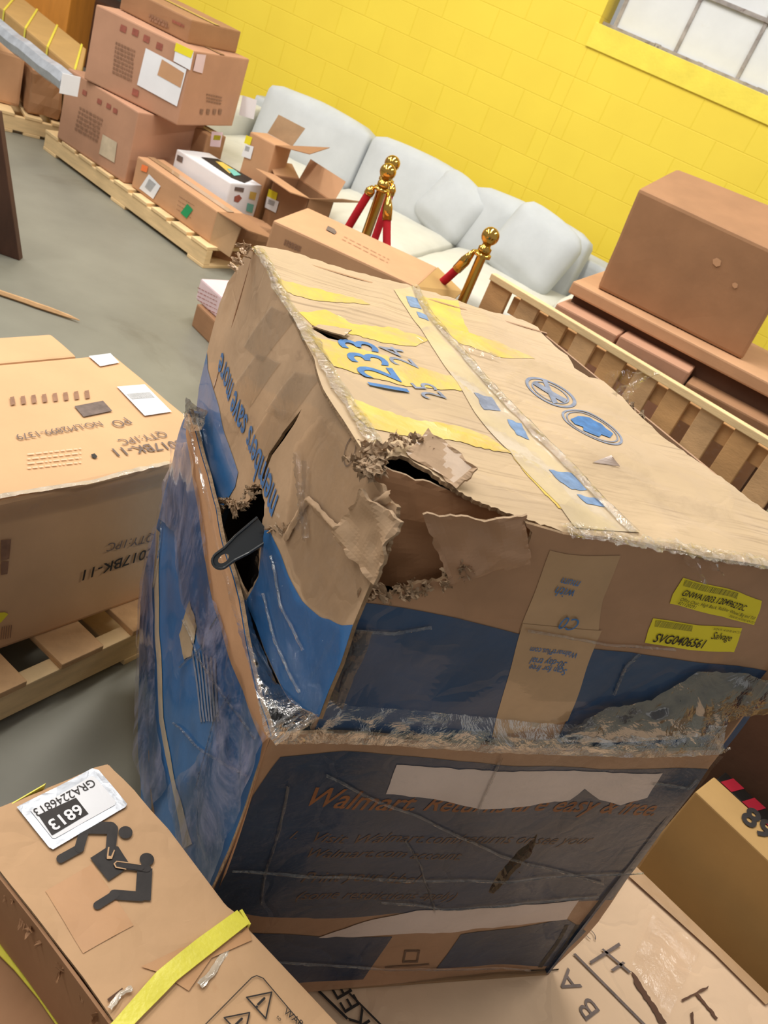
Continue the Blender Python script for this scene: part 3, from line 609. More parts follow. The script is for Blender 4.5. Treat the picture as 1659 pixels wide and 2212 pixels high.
for i, (xa, wa) in enumerate(((.0, .30), (.31, .33), (.65, .42))):
    pB = o2+D2(yw)*xa-D2(yw+90)*.10; zz_ = .02
    T_, b_ = carton(rectc(pB.x, pB.y, 0, yw, wa, .22, zt2-.06-[.035, .03, .07][i]), ['pinkish carton wrapped in clear film, left end of the row under the flat carton', 'pinkish film-wrapped carton in the middle of the row under the flat carton', 'brown film-wrapped carton, right end of the row under the flat carton'][i], ('card_b', 'card_b', 'card_c')[i], tapes=False, group='film-wrapped cartons')
    a = Acc(); hh = zt2-.12; a.sheet(Plane(b_.c[0]-D2(yw+90)*.008, D2(yw), Z), [(-.01, .02), (wa+.01, .02), (wa+.01, hh), (-.01, hh)], 'film_x', uvpts=True, grid=.03, off=0, warp=lambda p: -D2(yw+90)*abs(noise.noise(p*11))*.022); a.build('stretch_film', T_, True)

# ================================================================== the damaged carton
ZB, ZR, ZT = .187, .815, 1.16
tA, tB, tC, tD = U(548, 535, ZT), U(1180, 718, ZT), U(1829, 1246, ZT), U(860, 1100, ZT)
RFL, RBL, RFR = U(588, 1592, ZR), U(408, 885, ZR), U(1555, 1622, ZR); RBR = RBL+RFR-RFL
BFL, BBL, BFR = U(350, 2164, ZB), U(303, 1300, ZB), U(1185, 2105, ZB); BBR = BFR+(BBL-BFL)
HERO = thing('cardboard_box', 'large battered blue and tan carton wrapped in clear film, torn open at its upper corner', 'box', ((BFL+BFR+BBL+BBR)/4))
PT = Plane(tD, tC-tD, tA-tD); PF = Plane(tD, tC-tD, Z); PL = Plane(tA, tD-tA, Z)
PLF = Plane(RFL, RFR-RFL, RFL-(BFL+BFR)/2); PLL = Plane(RBL, RFL-RBL, RBL-(BBL+BFL)/2)
def warp(p):
    d = Vector((fbm(p+Vector((3, 0, 0)), 5, 2), fbm(p+Vector((0, 9, 0)), 5, 2), fbm(p, 5, 2)))*.006
    r_ = 1-abs(noise.noise(p*Vector((1, 1, 1)).length*4.2)); d += Vector((0, 0, 1))*(r_**4)*.003
    return d
G = .010
# ---- lid
topo = jag([(548, 537), (554, 533), (623, 542), (727, 570), (814, 598), (892, 622), (979, 646), (1052, 671), (1103, 681), (1159, 707), (1179, 729), (1207, 753), (1226, 765), (1238, 793), (1270, 816), (1302, 826), (1342, 862), (1358, 882), (1417, 932), (1497, 991), (1596, 1067), (1659, 1110), (1829, 1246)], 1.6, 12, 3)
topf = [(1740, 1234), (1659, 1223), (1520, 1202), (1400, 1176), (1300, 1160), (1250, 1152), (1217, 1149)]
torn = jag([(1217, 1149), (1139, 1121), (1047, 1087), (989, 1062), (931, 1024), (880, 984), (862, 978), (838, 985), (822, 1000), (806, 985), (788, 990)], 2.2, 7, 5)
topl = [(770, 958), (740, 905), (700, 840), (668, 765), (640, 705), (600, 625), (570, 570)]
a = Acc(); a.sheet(PT, topo+topf+torn+topl, 'card_hero', off=0, grid=G, thick=.005, warp=warp, inner='card_in',
    holes=[jag([(672, 713), (690, 712), (730, 730), (748, 736), (738, 742), (705, 733)], .6, 8, 4, True)])
def d(pts, mat, off=.0006, pl=PT, j=0, seed=1, holes=()):
    a.sheet(pl, jag(pts, j, 9, seed, True) if j else pts, mat, off=off, grid=G, warp=warp, holes=holes)
# printed ink on the lid
a.text(PT, '1233', (886, 848), (803, 748), 'blue_ink', warp=warp, hscale=1.25, off=.0018, bold=.01)
a.text(PT, '24', (905, 800), (868, 760), 'blue_pale', warp=warp, hscale=1.1, off=.0016)
a.text(PT, '25', (965, 862), (930, 830), 'blue_pale', warp=warp, hscale=1.3, off=.0016)
def ring(pl, cx, cy, r0, r1, mat, off=.001, a0=0, a1=360, sq=1.0):
    c = Vector(pl.uv(cx, cy)); n = 48; po = [(c.x+r1*math.cos(math.radians(a0+(a1-a0)*k/n)), c.y+sq*r1*math.sin(math.radians(a0+(a1-a0)*k/n))) for k in range(n+1)]
    pi = [(c.x+r0*math.cos(math.radians(a0+(a1-a0)*k/n)), c.y+sq*r0*math.sin(math.radians(a0+(a1-a0)*k/n))) for k in range(n+1)]
    vs = []; fs = []
    for (x, y), (u, v) in zip(po, pi):
        w = pl.p(x, y); vs.append(w+warp(w)+pl.N*off); w = pl.p(u, v); vs.append(w+warp(w)+pl.N*off)
    for k in range(n): fs.append([2*k, 2*k+2, 2*k+3, 2*k+1])
    a.add(vs, fs, mat)
ring(PT, 1281, 921, .046, .050, 'blue_pale'); ring(PT, 1281, 921, .040, .0425, 'blue_pale')
ring(PT, 1190, 845, .040, .046, 'blue_pale'); ring(PT, 1190, 845, .031, .034, 'blue_pale')
d([(1235, 905), (1250, 898), (1275, 902), (1300, 915), (1310, 925), (1325, 936), (1318, 945), (1300, 938), (1295, 944), (1275, 936), (1262, 930), (1262, 922), (1245, 916)], 'blue_ink', .0012, j=1.2)
d([(1150, 826), (1158, 822), (1228, 862), (1222, 868)], 'blue_pale', .0012); d([(1172, 820), (1182, 822), (1208, 866), (1198, 868)], 'blue_pale', .0012)
for q in ([(742, 984), (768, 957), (774, 962), (750, 990)],): ring(PL, 756, 975, .012, .0135, 'grey_ink', sq=1.4)
a.build('lid_panel', HERO)
# yellow tape strips
a = Acc()
d([(600, 604), (680, 624), (780, 650), (800, 665), (690, 650), (612, 626)], 'yellow_tape', .0007, j=1.5)
d([(645, 672), (700, 668), (760, 703), (850, 715), (925, 742), (900, 755), (820, 745), (740, 722), (670, 705)], 'yellow_tape', .0007, j=1.5)
d([(667, 727), (720, 742), (800, 765), (870, 785), (960, 812), (1022, 814), (1030, 845), (960, 842), (880, 835), (800, 815), (718, 796), (690, 762)], 'yellow_tape', .0009, j=1.5)
d([(745, 852), (800, 876), (900, 908), (990, 922), (1060, 945), (1108, 985), (1050, 975), (980, 955), (880, 940), (790, 922), (765, 895)], 'yellow_tape', .0009, j=1.5)
d([(905, 640), (990, 652), (1010, 720), (1080, 742), (1150, 775), (1080, 770), (990, 745), (950, 712)], 'yellow_tape', .0006, j=1.5)
a.build('yellow_tape', HERO)
a = Acc()
d([(850, 628), (893, 622), (955, 720), (1037, 802), (1100, 884), (1182, 966), (1279, 1063), (1385, 1150), (1240, 1140), (1119, 1000), (1028, 889), (931, 754)], 'tape_lt', .0012)
d([(1108, 985), (1160, 992), (1230, 1060), (1250, 1120), (1200, 1100), (1150, 1040)], 'yellow_tape', .0008, j=2)
for pg in ([(876, 641), (900, 645), (910, 670), (886, 666)], [(898, 676), (920, 684), (926, 698), (905, 690)], [(1020, 848), (1060, 856), (1082, 888), (1048, 884)], [(1098, 905), (1128, 915), (1150, 950), (1122, 938)], [(1187, 1015), (1235, 1022), (1266, 1056), (1230, 1058), (1206, 1043)], [(1240, 1068), (1290, 1074), (1305, 1092), (1262, 1088)]):
    d(pg, 'blue_tape' if pg[0][0] != 1020 else 'blue_pale', .0018, j=1.6)
a.build('centre_tape', HERO)
# glossy raised crease down the middle and along the left lid edge
def ridge(name, pts, wid, mat, h=.005, pl=PT, seed=1, amp=.003, sub=60, parent=None):
    r = random.Random(seed); P3 = [Vector(pl.uv(*q)) for q in pts]; vs = []; fs = []; n = sub; m_ = 7
    Ls = [0]
    for i in range(1, len(P3)): Ls.append(Ls[-1]+(P3[i]-P3[i-1]).length)
    def at(s):
        s *= Ls[-1]
        for i in range(1, len(P3)):
            if s <= Ls[i]+1e-9: f = (s-Ls[i-1])/(Ls[i]-Ls[i-1]); return P3[i-1].lerp(P3[i], f), (P3[i]-P3[i-1]).normalized()
        return P3[-1], (P3[-1]-P3[-2]).normalized()
    for k in range(n+1):
        c, t_ = at(k/n); nn = Vector((-t_.y, t_.x)); w_ = wid*(1+.5*noise.noise(Vector((k*.3, seed, 0))))
        for j in range(m_):
            x = (j/(m_-1)-.5)*2; q = c+nn*x*w_; p = pl.p(q.x, q.y); e_ = (1-abs(x))
            vs.append(p+warp(p)+pl.N*(.0028+h*e_+amp*.35*r.uniform(-1, 1)*e_+amp*abs(noise.noise(Vector((k*.5, j*.9, seed))))))
    for k in range(n):
        for j in range(m_-1): i = k*m_+j; fs.append([i, i+m_, i+m_+1, i+1])
    b = Acc(); b.add(vs, fs, mat); return b.build(name, parent or HERO, True)
ridge('tape_crease', [(897, 624), (925, 680), (965, 735), (1040, 815), (1110, 888), (1195, 970), (1290, 1072), (1372, 1152)], .009, 'film_t', seed=2)
ridge('edge_tape', [(556, 545), (592, 600), (640, 690), (668, 738), (700, 795), (740, 850), (775, 905), (806, 960), (815, 988)], .011, 'film_t', seed=5, h=.003)
ridge('edge_tape', [(1218, 1150), (1260, 1150), (1330, 1165), (1400, 1178), (1480, 1192), (1560, 1206), (1659, 1222), (1760, 1238)], .015, 'film_t', seed=9, h=.002, amp=.004, sub=110)
ridge('film_wrinkle', [(985, 758), (1040, 768), (1072, 776)], .008, 'film_x', seed=11, sub=24)

# ---- left upper panel
a = Acc()
lo = [(548, 537), (522, 556), (505, 585), (486, 612), (470, 660), (460, 705), (450, 745), (438, 800), (428, 850), (426, 900), (438, 1000), (470, 1120), (520, 1260), (570, 1400), (630, 1520), (690, 1560), (735, 1442), (762, 1352), (800, 1262), (830, 1205)]
lo += jag([(830, 1205), (852, 1140), (858, 1098), (835, 1080), (826, 1052), (800, 1040), (792, 1012), (788, 990)], 2, 7, 8)+topl
slit = [(651, 891), (640, 915), (634, 925), (612, 958), (588, 990), (574, 1025), (571, 1040), (566, 1036), (570, 1020), (582, 986), (608, 948), (610, 943), (632, 915)]
hole = jag([(549, 1062), (556, 1052), (566, 1058), (573, 1085), (568, 1130), (562, 1180), (556, 1240), (530, 1290), (490, 1232), (462, 1150), (455, 1125), (487, 1090), (500, 1078), (513, 1100), (530, 1090)], 2, 8, 6, True)
a.sheet(PL, lo, 'card_left', off=0, grid=G, thick=.005, warp=warp, inner='card_in', holes=[slit, hole, [(703, 845), (716, 838), (712, 846), (700, 858)]])
d([(447, 765), (449, 802), (463, 850), (480, 905), (498, 959), (514, 1019), (508, 1050), (494, 1076), (484, 1090), (455, 1122), (447, 1100), (436, 1040), (426, 940), (425, 880), (430, 840)], 'blue', .001, PL)
d([(575, 1140), (585, 1143), (600, 1182), (621, 1236), (650, 1293), (691, 1327), (740, 1350), (763, 1353), (737, 1440), (692, 1556), (632, 1518), (572, 1398), (532, 1296), (558, 1242), (565, 1182)], 'blue', .001, PL)
a.text(PL, 'members save more', (606, 1078), (482, 762), 'blue_ink', warp=warp, hscale=1.35, off=.0014, bold=.012)
a.build('side_panel', HERO)
a = Acc()
for k, (x, y) in enumerate(((590, 660), (560, 760), (640, 800), (590, 880))):
    d([(x, y), (x+52, y+20), (x-18, y+118), (x-62, y+88)], 'film_s', .0012, PL)
d([(640, 970), (700, 900), (790, 1020), (850, 1100), (800, 1262), (740, 1345), (660, 1290), (615, 1170)], 'film_s', .003, PL, j=3)
d([(562, 1180), (585, 1150), (640, 1290), (740, 1352), (737, 1440), (692, 1550), (632, 1516), (572, 1398), (540, 1296)], 'film', .004, PL, j=3)
a.build('clear_tape', HERO)
# warning symbol remains and darker tape at the crushed corner
ridge('corner_crease', [(618, 1165), (668, 1085), (742, 1152), (800, 1100), (852, 1075)], .006, 'card_left', pl=PL, seed=12, h=.003)
ridge('film_wrinkle', [(650, 985), (655, 1030), (660, 1100), (664, 1168)], .007, 'film_x', pl=PL, seed=13, sub=40, h=.008)
ridge('film_wrinkle', [(672, 1000), (668, 1060), (660, 1110), (650, 1150)], .005, 'film_x', pl=PL, seed=14, sub=40, h=.008)
# ---- front upper panel
a = Acc()
fr = [(737, 1440), (765, 1345), (772, 1288), (790, 1268)]+jag([(790, 1268), (812, 1290), (838, 1300), (868, 1290), (900, 1272), (955, 1262), (1000, 1245), (1012, 1225), (1060, 1222), (1110, 1210), (1140, 1195), (1150, 1150), (1135, 1128)], 3, 7, 12)
fr += [(1135, 1128), (1217, 1154), (1300, 1163), (1400, 1178), (1520, 1204), (1659, 1228), (1829, 1252), (1700, 1430), (1560, 1620), (1100, 1625), (672, 1580)]
a.sheet(PF, fr, 'card_front', off=0, grid=G, thick=.005, warp=warp, inner='card_in')
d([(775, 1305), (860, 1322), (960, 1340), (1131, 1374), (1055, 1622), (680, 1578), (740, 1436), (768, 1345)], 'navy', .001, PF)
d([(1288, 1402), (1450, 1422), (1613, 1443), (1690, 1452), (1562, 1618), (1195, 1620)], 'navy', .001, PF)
a.build('front_panel', HERO)
a = Acc()
d([(1188, 1190), (1225, 1194), (1264, 1196), (1340, 1200), (1330, 1230), (1308, 1290), (1300, 1360), (1125, 1364)], 'tape', .0008, PF)
d([(1131, 1350), (1306, 1358), (1288, 1402), (1223, 1560), (1060, 1592)], 'tape', .0014, PF)
a.text(PF, 'Scan for free', (1229, 1446), (1150, 1434), 'blue_ink', warp=warp, hscale=1.3, off=.0022)
a.text(PF, '30-day trial', (1230, 1431), (1155, 1419), 'blue_ink', warp=warp, hscale=1.3, off=.0022)
a.text(PF, 'WalmartPlus.com', (1256, 1411), (1153, 1397), 'blue_ink', warp=warp, hscale=1.3, off=.0022)
a.text(PF, 'with', (1247, 1270), (1205, 1263), 'blue_ink', warp=warp, hscale=1.3, off=.0022)
a.text(PF, 'mum', (1256, 1250), (1217, 1243), 'blue_ink', warp=warp, hscale=1.3, off=.0020)
a.text(PF, 'C0', (1262, 1332), (1224, 1328), 'blue_ink', warp=warp, hscale=1.3, off=.0032)
a.build('centre_tape', HERO)
def lab1(a):
    a.text(PF, 'GNWA1003.120496272C', (1470, 1284), (1601, 1318), 'black_ink', warp=warp, hscale=1.25, off=.0024, bold=.01)
    a.text(PF, 'Office Chair, High Back, Rubber Wheel, Big and Tall', (1466, 1294), (1622, 1336), 'black_ink', warp=warp, hscale=1.1, off=.0036)
    a.text(PF, '421120291', (1460, 1302), (1496, 1312), 'black_ink', warp=warp, off=.0036); a.text(PF, '2024.05.14 03:00 AM CST', (1566, 1330), (1622, 1345), 'black_ink', warp=warp, off=.0036)
barlabel(HERO, PF, [(1476, 1247), (1560, 1270), (1645, 1297), (1640, 1318), (1624, 1350), (1540, 1330), (1448, 1303), (1455, 1282)], 'yellow_lab', bar=[(1480, 1251), (1590, 1282), (1586, 1294), (1476, 1264)], name='yellow_label', extra=lab1, off=.0010, warp=warp)
def lab2(a):
    a.text(PF, 'SVG0406561', (1406, 1385), (1505, 1397), 'black_ink', warp=warp, hscale=1.3, off=.0024, bold=.01)
    a.text(PF, 'Salvage', (1525, 1378), (1567, 1384), 'black_ink', warp=warp, hscale=1.3, off=.0022); a.text(PF, '2024.05.14 03:00 AM CST', (1530, 1358), (1590, 1366), 'black_ink', warp=warp, off=.0036)
barlabel(HERO, PF, [(1412, 1336), (1500, 1350), (1597, 1357), (1588, 1382), (1577, 1409), (1480, 1402), (1392, 1389), (1400, 1362)], 'yellow_lab', bar=[(1416, 1340), (1490, 1351), (1487, 1363), (1413, 1354)], name='yellow_label', extra=lab2, off=.0010, warp=warp)
# ---- pushed-in flap and torn lip in the opening
def quad3(name, pts, mat, amp=.012, n=14, seed=0, th=.004, parent=None, freq=9, edge_j=.0025):
    a_, b_, c_, d_ = [Vector(p) for p in pts]; vs = []; fs = []; nrm = (b_-a_).cross(d_-a_).normalized(); r = random.Random(seed)
    for i in range(n+1):
        for j in range(n+1):
            u, v = i/n, j/n; p = a_.lerp(b_, u).lerp(d_.lerp(c_, u), v)
            p = p+nrm*amp*fbm(p+Vector((seed, 0, 0)), freq, 3)+nrm*amp*.6*(1-abs(noise.noise(p*freq*.8+Vector((0, seed, 0)))))**3
            if i in (0, n) or j in (0, n): p = p+noise.noise_vector(p*60+Vector((seed, 0, 0)))*edge_j*2+Vector((r.uniform(-1, 1), r.uniform(-1, 1), r.uniform(-1, 1)))*edge_j*.3
            vs.append(p)
    for i in range(n):
        for j in range(n): k = i*(n+1)+j; fs.append([k, k+n+1, k+n+2, k+1])
    b = Acc(); b.add(vs, fs, mat); m0 = len(vs); b.add([v-nrm*th for v in vs], [f[::-1] for f in fs], 'card_in')
    bd = [i for i in range(n+1)]+[i*(n+1)+n for i in range(1, n+1)]+[n*(n+1)+j for j in range(n-1, -1, -1)]+[i*(n+1) for i in range(n-1, 0, -1)]
    vv = []; ff = []
    for x, y in zip(bd, bd[1:]+bd[:1]): k = len(vv); vv += [vs[x], vs[y], vs[y]-nrm*th, vs[x]-nrm*th]; ff.append([k, k+1, k+2, k+3])
    b.add(vv, ff, 'torn'); return b.build(name, parent or HERO)
def PX(pl, x, y, off=0): u, v = pl.uv(x, y); return pl.p(u, v, off)
PFi = PF.off(-.035)
quad3('pushed_in_flap', [PX(PFi, 795, 1290, -.02), PX(PFi, 1150, 1215, .025), PX(PFi, 1150, 1120, 0), PX(PFi, 826, 1062, -.05)], 'card_c', amp=.012, seed=2, n=22)
quad3('pushed_in_flap', [PX(PF, 975, 1262, -.01), PX(PF, 1140, 1205, .004), PX(PF, 1140, 1120, -.012), PX(PF, 930, 1150, -.03)], 'card_front', amp=.014, seed=4, n=18)
quad3('torn_flap', [PX(PT, 879, 980, .001), PX(PT, 985, 1058, .001), PX(PT, 1016, 1050, .022), PX(PT, 905, 965, .028)], 'card_left', amp=.004, seed=6, n=12)
quad3('torn_flap', [PX(PT, 672, 714, .004), PX(PT, 738, 740, .008), PX(PT, 755, 728, .010), PX(PT, 690, 708, .002)], 'card_hero', amp=.002, seed=7, n=8, th=.002, edge_j=.001)
quad3('torn_flap', [PX(PT, 1280, 1000, .001), PX(PT, 1338, 1010, .002), PX(PT, 1316, 1003, .012), PX(PT, 1312, 998, .012)], 'paper', amp=.0, seed=7, n=4, th=.001, edge_j=.0005)
quad3('crushed_corner', [PX(PL, 742, 1152, .006), PX(PL, 812, 1262, .004), PX(PF, 866, 1112, .012), PX(PL, 815, 1062, .012)], 'card_left', amp=.012, seed=9, n=16)
def crumple(name, c, size, mat='torn', seed=0, n=7):
    r = random.Random(seed); vs = []; fs = []; ax = Vector((r.uniform(-1, 1), r.uniform(-1, 1), r.uniform(-.3, .6))).normalized(); ay = ax.cross(Vector((r.uniform(-1, 1), r.uniform(-1, 1), r.uniform(-1, 1)))).normalized(); az = ax.cross(ay)
    curl = r.uniform(-2.2, 2.2); o_ = Vector((seed*1.7, 0, 0)); sx_, sy_ = size[0]*r.uniform(.7, 1.6), size[1]*r.uniform(.7, 1.5)
    for i in range(n+1):
        for j in range(n+1):
            u, v = (i/n-.5)*2, (j/n-.5)*2; e_ = 1+(.25*r.uniform(-1, 1) if i in (0, n) or j in (0, n) else 0)
            p = ax*u*sx_*e_+ay*math.sin(v*curl)/abs(curl if abs(curl) > .3 else .3)*sy_*e_*.9+az*(1-math.cos(v*curl))/max(.3, abs(curl))*sy_
            p = p+az*size[2]*1.6*(1-2*abs(noise.noise(Vector((u*1.6, v*1.6, 0))+o_)))+ax*size[2]*noise.noise(Vector((v*2, u*2, 4))+o_)
            vs.append(Vector(c)+p)
    for i in range(n):
        for j in range(n): k = i*(n+1)+j; fs.append([k, k+n+1, k+n+2, k+1])
    return vs, fs
def crumples(name, spots, mat, sizes, seed, parent=None):
    b = Acc()
    for i, p in enumerate(spots): vs, fs = crumple('', p, sizes, seed=seed+i, n=7); b.add(vs, fs, mat)
    return b.build(name, parent or HERO)
def line_px(pl, pts, k, off, seed=0, j=3):
    r = random.Random(seed); out = []
    for i in range(k):
        f = i/(k-1)*(len(pts)-1); q = min(int(f), len(pts)-2); t_ = f-q
        x = pts[q][0]*(1-t_)+pts[q+1][0]*t_+r.uniform(-j, j); y = pts[q][1]*(1-t_)+pts[q+1][1]*t_+r.uniform(-j, j); out.append(PX(pl, x, y, off))
    return out
crumples('torn_fringe', line_px(PT, [(760, 985), (790, 995), (815, 1005), (800, 1030), (780, 1020), (830, 985)], 22, .006, 1, 9), 'torn', (.010, .008, .0045), 10)
crumples('torn_fringe', line_px(PT, [(845, 968), (870, 965), (900, 972), (925, 982), (942, 992)], 14, .012, 2, 4), 'torn', (.008, .006, .004), 40)
crumples('torn_fringe', line_px(PF, [(800, 1285), (838, 1296), (880, 1284), (940, 1266), (1000, 1245), (1012, 1228)], 22, -.004, 3, 4), 'torn', (.009, .006, .0045), 70)
crumples('torn_fringe', line_px(PL, [(486, 1092), (500, 1080), (516, 1098), (532, 1090), (548, 1066), (560, 1055)], 18, .006, 4, 4), 'torn', (.008, .006, .004), 100)
crumples('torn_fringe', line_px(PL, [(440, 1100), (452, 1118), (470, 1112), (484, 1100)], 10, .010, 5, 4), 'card_in', (.009, .006, .004), 130)
crumples('torn_fringe', line_px(PL, [(585, 1145), (605, 1142), (625, 1140), (636, 1132)], 8, .003, 6, 2), 'torn', (.007, .003, .002), 150)
crumples('torn_fringe', line_px(PT, [(528, 528), (545, 540), (520, 548), (505, 575), (530, 556)], 9, .002, 8, 5), 'card_left', (.009, .006, .002), 160)
crumples('torn_fringe', line_px(PT, [(1350, 868), (1372, 885), (1385, 905)], 8, -.008, 9, 3), 'torn', (.012, .008, .004), 190)
# ---- lower tray
a = Acc()
rimF = [(588, 1592), (640, 1590), (700, 1590), (800, 1594), (900, 1600), (1050, 1610), (1200, 1618), (1380, 1624), (1555, 1622)]
lf = rimF+[(1530, 1655), (1440, 1785), (1370, 1880), (1290, 1990), (1185, 2105), (1100, 2112), (1000, 2118), (700, 2140), (350, 2166), (430, 1980), (480, 1880), (540, 1720)]
gouge = jag([(1158, 1800), (1146, 1842), (1108, 1880), (1066, 1926), (1056, 1922), (1078, 1880), (1112, 1842), (1140, 1818)], 2, 8, 9, True)
a.sheet(PLF, lf, 'card_front', off=0, grid=G, thick=.006, warp=warp, inner='card_in', holes=[gouge])
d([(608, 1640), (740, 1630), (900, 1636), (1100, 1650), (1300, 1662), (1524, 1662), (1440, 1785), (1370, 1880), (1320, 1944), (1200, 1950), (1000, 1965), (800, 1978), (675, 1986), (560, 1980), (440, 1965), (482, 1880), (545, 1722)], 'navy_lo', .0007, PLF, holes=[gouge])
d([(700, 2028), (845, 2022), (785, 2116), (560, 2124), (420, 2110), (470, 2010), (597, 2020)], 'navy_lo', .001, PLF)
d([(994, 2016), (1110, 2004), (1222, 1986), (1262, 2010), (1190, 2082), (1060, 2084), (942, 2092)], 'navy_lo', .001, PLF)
a.text(PLF, 'Walmart. Returns are easy & free.', (660, 1744), (1408, 1758), 'orange_ink', warp=warp, shear=.3, off=.0014, hscale=1.15, bold=.01)
a.text(PLF, '1.', (624, 1815), (640, 1816), 'brown_ink', warp=warp, shear=.3, off=.0014)
a.text(PLF, 'Visit Walmart.com/returns or see your', (676, 1820), (1268, 1822), 'brown_ink', warp=warp, shear=.3, off=.0014, hscale=1.1)
a.text(PLF, 'Walmart.com account.', (664, 1856), (994, 1858), 'brown_ink', warp=warp, shear=.3, off=.0014, hscale=1.1)
a.text(PLF, 'Print your label', (649, 1906), (900, 1908), 'brown_ink', warp=warp, shear=.3, off=.0014, hscale=1.1)
a.text(PLF, '(some restrictions apply)', (636, 1942), (980, 1942), 'brown_ink', warp=warp, shear=.3, off=.0014, hscale=1.1)
for x in (0, 22): d([(1218+x, 1998), (1226+x, 1998), (1176+x, 2084), (1166+x, 2084)], 'black_ink', .0016, PLF)
d([(1150, 2090), (1212, 2088), (1210, 2092), (1148, 2094)], 'black_ink', .0016, PLF)
for q in ([(872, 2052), (905, 2050), (902, 2054), (870, 2056)], [(868, 2076), (900, 2074), (898, 2078), (866, 2080)], [(872, 2052), (876, 2052), (870, 2080), (866, 2080)], [(902, 2050), (906, 2050), (900, 2078), (896, 2078)], [(830, 2088), (925, 2082), (925, 2085), (830, 2091)]): d(q, 'brown_ink', .0016, PLF)
a.build('tray_front', HERO)
a = Acc(); d(jag([(856, 1653), (1140, 1662), (1424, 1671), (1391, 1723), (1333, 1739), (1290, 1728), (1262, 1704), (1229, 1729), (1131, 1742), (1033, 1745), (981, 1730), (900, 1718), (835, 1713)], 1.5, 16, 3, True), 'paper', .0016, PLF); a.build('torn_label', HERO)
a = Acc(); d(jag([(688, 2029), (786, 1990), (897, 1967), (1050, 1958), (1196, 1950), (1248, 1944), (1222, 1986), (1100, 1997), (988, 2009), (880, 2014), (786, 2022)], 1.2, 18, 4, True), 'paper', .0016, PLF); a.build('torn_label', HERO)
crumples('torn_fringe', line_px(PLF, [(1150, 1812), (1140, 1848), (1105, 1885), (1068, 1922)], 12, -.004, 14, 3), 'card_dark', (.008, .003, .003), 210)
# left tray panel
a = Acc()
ll = [(408, 885), (425, 935), (446, 1010), (472, 1110), (500, 1235), (530, 1370), (560, 1490), (588, 1592), (540, 1722), (480, 1885), (430, 1985), (350, 2166), (312, 1900), (300, 1640), (298, 1480), (302, 1300), (318, 1200), (345, 1095), (372, 990), (395, 910)]
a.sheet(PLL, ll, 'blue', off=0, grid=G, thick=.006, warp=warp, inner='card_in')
d([(406, 888), (425, 940), (446, 1012), (472, 1112), (500, 1240), (530, 1375), (560, 1495), (587, 1592), (570, 1608), (538, 1530), (500, 1432), (467, 1323), (441, 1200), (430, 1110), (415, 1010), (402, 940)], 'card_a', .001, PLL)
d([(588, 1592), (570, 1608), (562, 1660), (520, 1780), (470, 1890), (425, 1985), (440, 1985), (490, 1890), (545, 1722)], 'card_c', .001, PLL)
d([(334, 1140), (342, 1150), (345, 1368), (357, 1550), (385, 1704), (418, 1820), (400, 1835), (377, 1704), (348, 1560), (337, 1368), (332, 1200)], 'tape_lt', .0014, PLL)
d(jag([(412, 1297), (424, 1352), (412, 1420), (396, 1425), (388, 1372)], 1, 9, 2, True), 'tape_lt', .0016, PLL)
for s_ in range(7): d([(410+s_*9, 1400+s_*4), (414+s_*9, 1402+s_*4), (440+s_*6, 1560), (436+s_*6, 1560)], 'blue_pale', .0013, PLL)
a.build('tray_side', HERO)
# hidden back and right walls, floor of the tray, inner walls
def wall4(name, p, q, r, s, mat, th=.006):
    b = Acc(); n = (q-p).cross(s-p).normalized()*th; b.hexa([p, s, p-n, s-n, q, r, q-n, r-n], mat, bevel=0); return b.build(name, HERO)
wall4('tray_back', BBR, BBL, RBL, RBR, 'blue'); wall4('tray_end', BFR, BBR, RBR, RFR, 'navy_lo')
wall4('tray_floor', BFL+Z*.004, BFR+Z*.004, BBR+Z*.004, BBL+Z*.004, 'card_in')
def dn(p, z): return Vector((p.x, p.y, z))
wall4('back_panel', dn(tB, ZR-.03), dn(tA, ZR-.03), tA, tB, 'card_front'); wall4('end_panel', dn(RFR, ZR-.03)-Nn*0, dn(tB, ZR-.03), tB-Z*.004, tC-Z*.004, 'card_front')
# dark block standing in for the unlit interior behind the tears
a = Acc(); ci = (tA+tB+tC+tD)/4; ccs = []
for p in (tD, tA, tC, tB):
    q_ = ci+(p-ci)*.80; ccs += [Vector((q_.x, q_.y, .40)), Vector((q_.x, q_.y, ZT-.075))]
a.hexa(ccs, 'dark_hole', bevel=.02, cuts=3, amp=.01); a.build('shade_block', HERO)
# ---- black metal arm poking out
T = thing('metal_bracket', 'black metal arm with a slotted end poking out of the torn side', 'bracket', PX(PL, 520, 1180, 0))
def arm():
    b0 = PX(PL, 572, 1140, .0); b1 = PX(PLL.off(.035), 462, 1222, 0); dd_ = (b1-b0).normalized(); vw = ((b0+b1)/2-CAM).normalized(); wv = dd_.cross(vw).normalized(); nn = wv.cross(dd_).normalized()
    pl = Plane(b0, dd_, wv); L = (b1-b0).length; pxm = (b0-CAM).length/FPX
    w0, w1 = 27*pxm, 17*pxm; out = [(0, -w0), (L*.45, -w0*.85), (L*.7, -w1), (L-w1, -w1)]
    out += [(L-w1+w1*math.cos(t_*math.pi/10-math.pi/2)*1.0, w1*math.sin(t_*math.pi/10-math.pi/2)) for t_ in range(1, 10)]
    out += [(L-w1, w1), (L*.7, w1), (L*.45, w0*.85), (0, w0)]
    cxs = L-w1*1.45; hl = [(cxs+w1*.62*math.cos(t_*math.pi/8)*1.25, w1*.46*math.sin(t_*math.pi/8)) for t_ in range(16)]
    b = Acc(); b.sheet(pl, out, 'black_metal', holes=[hl], uvpts=True, off=.003, thick=.006, edge='black_metal'); b.build('arm_plate', T)
    b = Acc(); rimp = [pl.p(x, y, .004) for x, y in out]; b.tube(rimp, .0022, 'black_metal', 6); b.build('rolled_rim', T)
arm()
